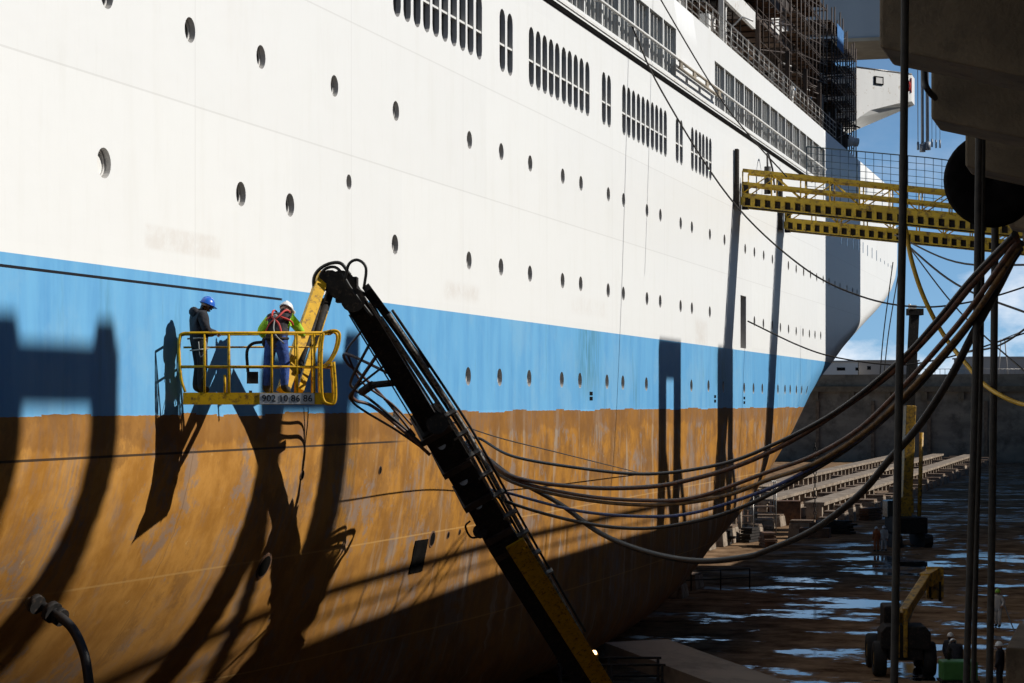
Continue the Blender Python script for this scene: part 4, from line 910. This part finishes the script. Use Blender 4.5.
def w1_extra(root, J):
    q = MB(); q.ell(J['chest'] + Vector((0, -.13, .15)), .14, .09, .095, 10, 7); q.ell(J['neck'] + Vector((0, -.05, .0)), .10, .085, .07, 10, 6); q.build('hood', M['navy'], root)
    q = MB()
    for s in (-1, 1): q.tube(spline([J['hip_l'] + Vector((.10+.13*s-.0, .11, .10)), J['pelvis'] + Vector((.21*s, .0, .07)), J['pelvis'] + Vector((.15*s, -.17, .06))], 5), .018, 6)
    for s in (-1, 1):
        c = J['kne_r' if s > 0 else 'kne_l'].lerp(J['hip_r' if s > 0 else 'hip_l'], .78); q.tube([c + Vector((.135*math.cos(a), .14*math.sin(a), .02*math.sin(a))) for a in [2*math.pi*i/12 for i in range(13)]], .014, 6)
    q.tube(spline([J['pelvis'] + Vector((.17, .05, .06)), J['pelvis'] + Vector((.26, .05, -.12)), J['pelvis'] + Vector((.22, -.05, -.28)), J['pelvis'] + Vector((.19, -.08, .0))], 6), .010, 5)
    q.build('harness', M['grey_strap'], root)
def w2_extra(root, J):
    ch, sp_, pv = J['chest'], J['spine'], J['pelvis']; ax = (ch-pv).normalized(); back = Vector((0, -1, 0)); back = (back-ax*back.dot(ax)).normalized(); sd = ax.cross(back)
    q = MB()
    for s in (-1, 1):
        q.tube(spline([ch + sd*.12*s - back*.21 + ax*.02, ch + sd*.13*s - back*.05 + ax*.215, ch + sd*.12*s + back*.12 + ax*.17, ch + sd*.06*s + back*.215 + ax*.0, ch - sd*.09*s + back*.205 - ax*.14, pv - sd*.17*s + back*.17 + ax*.1], 6), .019, 6)
        q.tube(spline([ch + sd*.10*s + back*.21 + ax*.0, ch + sd*.25*s + back*.08 - ax*.02, ch + sd*.22*s - back*.12 - ax*.02], 5), .022, 6)
    q.build('harness', M['strap'], root)
    q = MB(); q.tube(spline([ch + back*.22, ch + back*.25 - ax*.25 + sd*.03, pv + back*.25 + sd*.12, pv + back*.14 + sd*.25 - ax*.1], 6), .012, 6); q.ell(ch + back*.215, .05, .03, .05, 8, 6); q.build('lanyard', M['grey_strap'], root)
    q = MB(); q.tube([pv + ax*.07 + Vector((.215*math.cos(a), .18*math.sin(a), 0)) for a in [2*math.pi*i/14 for i in range(15)]], .026, 6); q.ell(pv + sd*-.23 + ax*.0, .06, .07, .10, 8, 6); q.build('tool_belt', M['dark'], root)
# worker in navy, looking down to the right over clasped hands
pose1 = dict(chest=(0, .03, 1.36), neck=(0, .08, 1.51), head=(0, .15, 1.615), crown=(0, .165, 1.71), elb_l=(-.26, .06, 1.14), elb_r=(.27, .05, 1.15), wri_l=(-.09, .26, 1.10), wri_r=(.11, .27, 1.12), palm_l=(-.04, .33, 1.10), palm_r=(.04, .35, 1.12), kne_l=(-.12, .05, .5), kne_r=(.12, .03, .5))
person('worker in navy jacket and blue helmet looking down at his hands in the basket', 'person', bw(199, 393, -.05), TH - R(62), pose1, ['navy', 'navy', 'navy2', 'boot', 'skin'], 'helmet_blue', None, 1.0, True, w1_extra)
# worker in lime sleeves, back to us, leaning towards the ship
pose2 = dict(spine=(0, .05, 1.12), chest=(.0, .17, 1.33), neck=(.02, .27, 1.46), head=(.03, .36, 1.55), crown=(.03, .40, 1.64), sho_l=(-.19, .15, 1.39), sho_r=(.20, .19, 1.39), elb_l=(-.40, .13, 1.15), elb_r=(.35, .32, 1.16), wri_l=(-.33, .33, 1.02), wri_r=(.30, .52, 1.10), palm_l=(-.29, .40, .99), palm_r=(.27, .60, 1.09), hip_l=(-.12, 0, .9), hip_r=(.12, 0, .9), kne_l=(-.17, .03, .50), kne_r=(.16, .05, .50), ank_l=(-.19, -.03, .09), ank_r=(.18, -.02, .09), toe_l=(-.23, .14, .045), toe_r=(.22, .14, .045))
person('worker in lime sleeves, red harness and white helmet leaning over the basket beside the jib', 'person', bw(276, 393, -.08), TH - R(20), pose2, ['vest', 'hivis', 'bluepants', 'boot', 'skin'], 'helmet_white', None, 1.0, True, w2_extra)
# dock workers
def on_floor(u, v): 
    Z = F * H / (v - V0); p = P(u, v, Z); p.z = 0; return p
walk = dict(kne_l=(-.11, .14, .5), ank_l=(-.12, .12, .09), toe_l=(-.12, .29, .045), kne_r=(.11, -.02, .5), ank_r=(.12, -.16, .10), toe_r=(.13, .0, .05), elb_l=(-.30, .05, 1.14), wri_l=(-.28, .26, 1.0), palm_l=(-.26, .33, .98), elb_r=(.30, .05, 1.14), wri_r=(.27, .28, 1.0), palm_r=(.25, .35, .98))
pw_ = person('worker in white coveralls and lime helmet walking on the wet dock floor', 'person', on_floor(998, 627), TH + R(150), walk, ['coverall']*3 + ['boot', 'skin'], 'helmet_green', None, 1.0, True, None, 1)
person('worker in pale coveralls and white helmet standing beside the mobile crane', 'person', on_floor(884, 551), TH + R(170), {}, ['coverall']*3 + ['boot', 'skin'], 'helmet_white', None, 1.0, True, None, 1)
person('worker in orange coveralls standing beside the mobile crane', 'person', on_floor(876.5, 551.5), TH + R(10), {}, ['orange']*3 + ['boot', 'skin'], 'helmet_white', None, .98, True, None, 1)
bend = dict(spine=(0, .08, 1.1), chest=(0, .24, 1.26), neck=(0, .38, 1.36), head=(0, .47, 1.42), crown=(0, .52, 1.49), sho_l=(-.19, .24, 1.32), sho_r=(.19, .24, 1.32), elb_l=(-.25, .36, 1.06), elb_r=(.25, .36, 1.06), wri_l=(-.16, .56, .98), wri_r=(.16, .56, .98), palm_l=(-.12, .63, .96), palm_r=(.12, .63, .96))
person('dark clothed worker with white helmet, left of the pair behind the telehandler', 'person', on_floor(950, 680), TH - R(40), {}, ['navy']*3 + ['boot', 'skin'], 'helmet_white', None, 1.0, True, None, 1)
person('dark clothed worker with white helmet bending over the green machine', 'person', on_floor(958, 684), TH + R(10), bend, ['navy']*3 + ['boot', 'skin'], 'helmet_white', None, 1.05, True, None, 1)
person('dark clothed worker with white helmet nearest the right edge of the dock floor', 'person', on_floor(1000, 691), TH + R(60), {}, ['navy']*3 + ['boot', 'skin'], 'helmet_white', None, 1.0, True, None, 1)
q = MB(); a = pw_.location + Vector((.3, .2, 1.0)); e = on_floor(1022, 645); q.tube(spline([a, a.lerp(e, .5) + Vector((0, 0, -.15)), e + Vector((0, 0, .05))], 6), .03, 6)
tag(q.build('water_hose', M['rubber']), 'dark hose trailing from the worker in white coveralls', 'hose')

# ---------------------------------------------------------------- machines on the dock floor
def wheel(par, x, y, r, w, m2):
    o = MB().lathe((x, y, r), (1, 0, 0), [(r*.5, -w/2), (r*.92, -w/2), (r, -w*.35), (r, w*.35), (r*.92, w/2), (r*.5, w/2)], 22).build('wheel', M['tyre'], par)
    MB().cyl((x-w*.42, y, r), (x+w*.42, y, r), r*.52, 14).build('rim', m2, o)
th = thing('telehandler', 'muddy yellow telehandler with a raised boom on the wet dock floor', 'telehandler', on_floor(904, 676), TH - R(4))
for x in (-.95, .95):
    for y in (0, 2.9): wheel(th, x, y, .68, .48, M['yellow3'])
q = MB(); q.box((0, 1.4, .95), (1.3, 4.2, .55)); q.build('chassis', M['dark'], th, bevel=.05)
q = MB(); q.prism([(-.95, 1.1), (.95, 1.1), (.95, 1.75), (.75, 2.0), (-.75, 2.0), (-.95, 1.75)], 'y', -.75, .9); q.build('engine_cover', M['dark'], th, bevel=.06)
q = MB(); q.box((-.3, 1.5, 1.9), (.8, 1.7, 1.5)); q.build('cab', M['dark'], th, bevel=.08)
q = MB(); q.box((-.32, -.55, 1.75), (.16, .5, 1.9)); q.box((-.02, -.55, 1.75), (.16, .5, 1.9)); q.build('boom_bracket', M['yellow3'], th, bevel=.03)
q = MB(); q.beam((-.17, -.5, 2.3), (1.35, 4.2, 3.45), .34, .42); q.build('boom', M['yellow3'], th, bevel=.03)
q = MB(); q.beam((1.3, 4.1, 3.4), (1.75, 4.7, 3.6), .5, .55); q.box((1.75, 4.7, 3.25), (.7, .25, 1.3)); q.build('boom_head', M['yellow3'], th, bevel=.03)
q = MB(); q.box((1.62, 5.1, 2.6), (.1, 1.1, .06)); q.box((1.95, 5.1, 2.6), (.1, 1.1, .06)); q.cyl((1.55, 4.6, 2.65), (1.55, 4.6, 3.3), .06, 8); q.cyl((1.95, 4.6, 2.5), (1.95, 4.6, 3.3), .06, 8); q.build('fork', M['dark'], th)
q = MB(); q.cyl((.0, .3, 1.6), (.7, 2.2, 2.75), .08, 8); q.build('lift_cylinder', M['steel'], th)
gm = thing('pump_unit', 'small green wheeled pump unit beside the workers in white helmets', 'pump', on_floor(958, 690), TH)
MB().box((0, 0, .75), (1.3, .9, .7)).build('housing', M['green'], gm, bevel=.06); MB().box((0, 0, .36), (1.4, 1.0, .08)).build('frame', M['dark'], gm)
for x in (-.55, .55): wheel(gm, x, 0, .3, .16, M['steel'])
q = MB(); q.cyl((-.3, .2, 1.1), (-.3, .2, 1.6), .06, 8); q.build('exhaust', M['dark'], gm)
mc = thing('mobile_crane', 'yellow mobile crane with a dark upright telescopic boom on the far dock floor', 'crane', on_floor(906, 546), TH + R(5))
for x in (-1.15, 1.15):
    q = MB(); q.prism([(-2.2, .35), (-1.9, .0), (1.9, .0), (2.2, .35), (2.2, .7), (1.9, .95), (-1.9, .95), (-2.2, .7)], 'x', x-.3, x+.3); q.build('track', M['tyre'], mc)
q = MB(); q.box((0, 0, 1.6), (2.3, 3.6, 1.2)); q.build('upper_body', M['dark'], mc, bevel=.08)
q = MB(); q.box((-.8, 1.3, 2.7), (.9, 1.5, 1.3)); q.build('cab', M['glass2'], mc, bevel=.08)
q = MB(); q.beam((.1, .6, 1.8), (.55, .9, 10.4), .75, .85); q.box((.0, .8, 3.0), (1.3, 1.2, 1.2)); q.build('boom_base', M['yellow3'], mc, bevel=.05)
q = MB(); q.beam((.52, .9, 10.3), (.95, 1.2, 17.2), .62, .62); q.build('boom_extension', M['dark'], mc)
q = MB(); q.box((1.0, 1.2, 17.4), (1.1, .9, .5)); q.box((.7, .8, 17.75), (.5, .5, .3), 1); q.cyl((.6, 1.2, 17.6), (.6, 1.2, 18.0), .1, 8, 1); q.build('boom_head', [M['dark'], M['reveal']], mc)
q = MB(); q.cyl((1.1, .4, 2.0), (1.35, .6, 8.4), .16, 8); q.build('luffing_cylinder', M['yellow3'], mc)

# ---------------------------------------------------------------- keel blocks and bits on the dock floor
kb = thing('keel_block', 'concrete keel block with a timber cap on the dock floor', 'keel block', (0, 0, 0), 0, 'keel blocks in rows along the dock')
MB().box((0, 0, .6), (2.0, 1.3, 1.2), taper=.9).build('base', M['block'], kb, bevel=.05); MB().box((0, 0, 1.3), (1.7, 1.1, .2)).build('timber_cap', M['timber'], kb)
first = True
for (n, t0, t1, st) in ((30.3, 60, 395, 4.6), (24.8, 70, 128, 6.0), (25.2, 172, 395, 5.2), (36.2, 176, 395, 5.2)):
    t = t0
    while t < t1:
        o = kb if first else copy_tree(kb); first = False; o.location = (-n + random.uniform(-.1, .1), t, 0); o.rotation_euler = (0, 0, random.uniform(-.04, .04)); o.scale = (random.uniform(.8, 1.3), random.uniform(1.2, 2.6), random.uniform(.45, 1.05))
        o['label'] = 'concrete keel block with a timber cap in a long row on the dock floor'; t += st
tr0 = None
for n, t0 in ((27.6, 196), (33.2, 200), (39.5, 190)):
    o = thing('trestle', 'long low staging trestle on posts %s the lit dock floor' % {27.6: 'along the near side of', 33.2: 'along the middle of', 39.5: 'along the far side of'}[n], 'trestle', (-n, t0, 0), 0, 'trestles beyond the bow')
    MB().bx(-.9, .9, 0, 190, 1.45, 1.75).build('top_beam', M['block'], o)
    for k in range(48): MB().bx(-.7, .7, 4*k, 4*k+.7, 0, 1.446).build('post', M['block'], o)
rc = random.Random(11)
for k in range(16):
    n = rc.uniform(22, 38); t = rc.uniform(160, 250); m_ = rc.choice(('timber', 'rust', 'dark')); q = MB()
    for i in range(5): q.box((rc.uniform(-.1, .1), 0, .12+.22*i), (rc.uniform(1.6, 3.2), .9, .18))
    o = q.build('timber_stack', M[m_]); o.location = (-n, t, 0); o.rotation_euler = (0, 0, rc.uniform(0, 3)); tag(o, 'small stack of dunnage baulks lying on the dock floor beyond the bow', 'stack', 'stacks of dunnage on the dock floor')
# suspended concrete weight blocks and chain
bx_ = thing('steel_skip', 'dark steel box standing on the lit floor beyond the bow', 'box', on_floor(785, 525), TH)
MB().box((0, 0, 1.0), (2.5, 2.0, 2.0)).build('body', M['rust'], bx_, bevel=.05); q = MB(); q.bx(-1.3, 1.3, -1.05, 1.05, 2.004, 2.12); q.build('rim', M['rust'], bx_)
q = MB(); zc = 160
for k in range(22):
    a = P(815, 445 + k*4, zc); q.tube([a + Vector((.10*math.cos(x), 0, .16*math.sin(x))) if k % 2 else a + Vector((0, .10*math.cos(x), .16*math.sin(x))) for x in [2*math.pi*i/8 for i in range(9)]], .035, 5)
tag(q.build('chain', M['dark']), 'dark chain hanging down to the lit dock floor beyond the bow', 'chain')
hk = MB(); a = P(815, 534, zc); hk.box(a + Vector((0, 0, .1)), (2.2, 1.2, .7)); hk.box(a + Vector((0, 0, .6)), (.8, .6, .5)); tag(hk.build('weight', M['rust'], None, bevel=.05), 'rusty weight on the end of the chain beyond the bow', 'weight')
def stair_tower(u, v, hgt, label):
    o = thing('scaffold_tower', label, 'scaffold', on_floor(u, v), TH, 'scaffold towers on the dock floor'); q = MB()
    for x in (-.9, .9):
        for y in (-.7, .7): q.cyl((x, y, 0), (x, y, hgt), .05, 6)
    k = int(hgt/.5)
    for i in range(1, k+1):
        z = hgt*i/k
        for y in (-.7, .7): q.cyl((-.9, y, z), (.9, y, z), .04, 5)
    q.build('tube_frame', M['steel'], o); MB().bx(-.85, .85, -.65, .65, hgt*.5, hgt*.5+.05).build('plank_deck', M['plank'], o)
    return o
stair_tower(764, 532, 4.2, 'pale tube scaffold tower standing on the lit floor past the bow')
stair_tower(741, 536, 3.2, 'shorter scaffold tower under the bow left of the pale one')
# props under the bow
for k in range(9):
    u = 714 + k*5.2; p = on_floor(u, 549 - k*2.4); o = MB().cyl((0, 0, 0), (0, 0, 2.7), .16, 8).box((0, 0, 2.78), (.6, .6, .15)).build('shoring_prop', M['block']); o.location = p
    tag(o, 'pale shoring prop in the row under the bow', 'prop', 'shoring props under the bow')
# dark work platform, rails and ramp by the ship's bottom
wp = thing('work_platform', 'dark steel work platform with handrails low beside the ship bottom', 'platform', P(610, 690, 66), TH); wp.location.z = 0
q = MB(); q.bx(-1.6, 1.6, -1, 1, 1.6, 1.75); q.build('deck', M['dark'], wp); q = MB()
for x in (-1.5, 0, 1.5):
    for y in (-.9, .9): q.cyl((x, y, 0), (x, y, 2.85), .05, 6)
for y in (-.9, .9):
    for z in (2.3, 2.85): q.cyl((-1.6, y, z), (1.6, y, z), .04, 6)
q.build('handrail', M['dark'], wp)
wl = thing('work_lamp', 'small glowing work lamp low beside the ship bottom', 'lamp', P(594, 655, 62.5)); MB().cyl((0, 0, -.12), (0, 0, .02), .13, 12).build('housing', M['yellow3'], wl); MB().ell((0, 0, .05), .09, .09, .09, 10, 6).build('bulb', M['lamp'], wl)
MB().cyl((0, 0, -wl.location.z), (0, 0, -.12), .04, 8).build('stand', M['dark'], wl)
rp = MB(); a, b_ = P(636, 648, 74), P(775, 700, 66); a.z -= .0; rp.beam(a, b_, 2.4, .5); tag(rp.build('concrete_ramp', M['concrete2']), 'dark sloping slab lying at the foot of the ship', 'ramp')
kbx = MB(); p0 = on_floor(1040, 690); kbx.box(p0 + Vector((0, 2, .9)), (2.2, 9, 1.8)); tag(kbx.build('concrete_step', M['concrete'], None, bevel=.06), 'brown concrete step at the bottom right corner of the dock', 'step')
br = thing('barrier_rail', 'thin dark barrier rail standing on the wet floor near the foot of the bow', 'barrier', on_floor(706, 590), TH + .5); q = MB()
for i in range(4): q.cyl((-3+2*i, 0, 0), (-3+2*i, 0, 1.1), .04, 6)
q.cyl((-3, 0, 1.1), (3, 0, 1.1), .03, 6); q.cyl((-3, 0, .6), (3, 0, .6), .03, 6); q.build('rail', M['dark'], br)

# ---------------------------------------------------------------- beyond the end wall
def shed(name, label, u0, u1, vt, m, Y=425, win=()):
    a, b_ = P(u0, V0, Y), P(u1, V0, Y); top = H + (V0-vt)/F*Y; o = thing(name, label, 'building', ((a.x+b_.x)/2, (a.y+b_.y)/2, 15.7), TH); w = (b_-a).length
    MB().bx(-w/2, w/2, 0, 16, 0, top-15.7).build('wall', m, o); MB().bx(-w/2-.3, w/2+.3, -.3, 16.3, top-15.7+.004, top-15.7+.3).build('roof', M['shed2'], o)
    for (uu, vv, ww, hh) in win:
        c = (uu-(u0+u1)/2)/F*Y; z = H+(V0-vv)/F*Y-15.7; MB().bx(c-ww/2, c+ww/2, -.05, -.004, z-hh/2, z+hh/2).build('window', M['glass'], o)
shed('warehouse', 'white flat roofed shed with dark windows beyond the end of the dock', 822, 858, 362, M['shed'], 425, ((841, 369, 1.6, .6), (857, 369, .6, .6)))
shed('warehouse', 'low grey shed right of the white one beyond the end of the dock', 859, 918, 361.5, M['shed2'], 430, ((869, 368, .7, .7),))
shed('warehouse', 'dull shed at the right edge beyond the end of the dock', 970, 1050, 358, M['shed2'], 440)
q = MB(); a = P(1003, 375, 432); 
for dx in (-.9, .9): q.cyl(a + Vector((dx, 0, 0)), a + Vector((dx*.4, 0, 7)), .12, 5)
q.cyl(a + Vector((0, 0, 7)), a + Vector((-3.5, 0, 5.6)), .12, 5); q.cyl(a + Vector((0, 0, 7)), a + Vector((3.5, 0, 8.5)), .12, 5)
tag(q.build('dockside_crane', M['shed2']), 'tiny dark dockside crane far off at the right above the end wall', 'crane')
fn = MB()
for i in range(28): fn.cyl(P(905+i*5, 375, 403), P(905+i*5, 369, 403), .05, 4)
fn.cyl(P(905, 369, 403), P(1040, 369, 403), .05, 4); tag(fn.build('railing', M['steel']), 'thin railing along the top of the far end wall', 'railing')
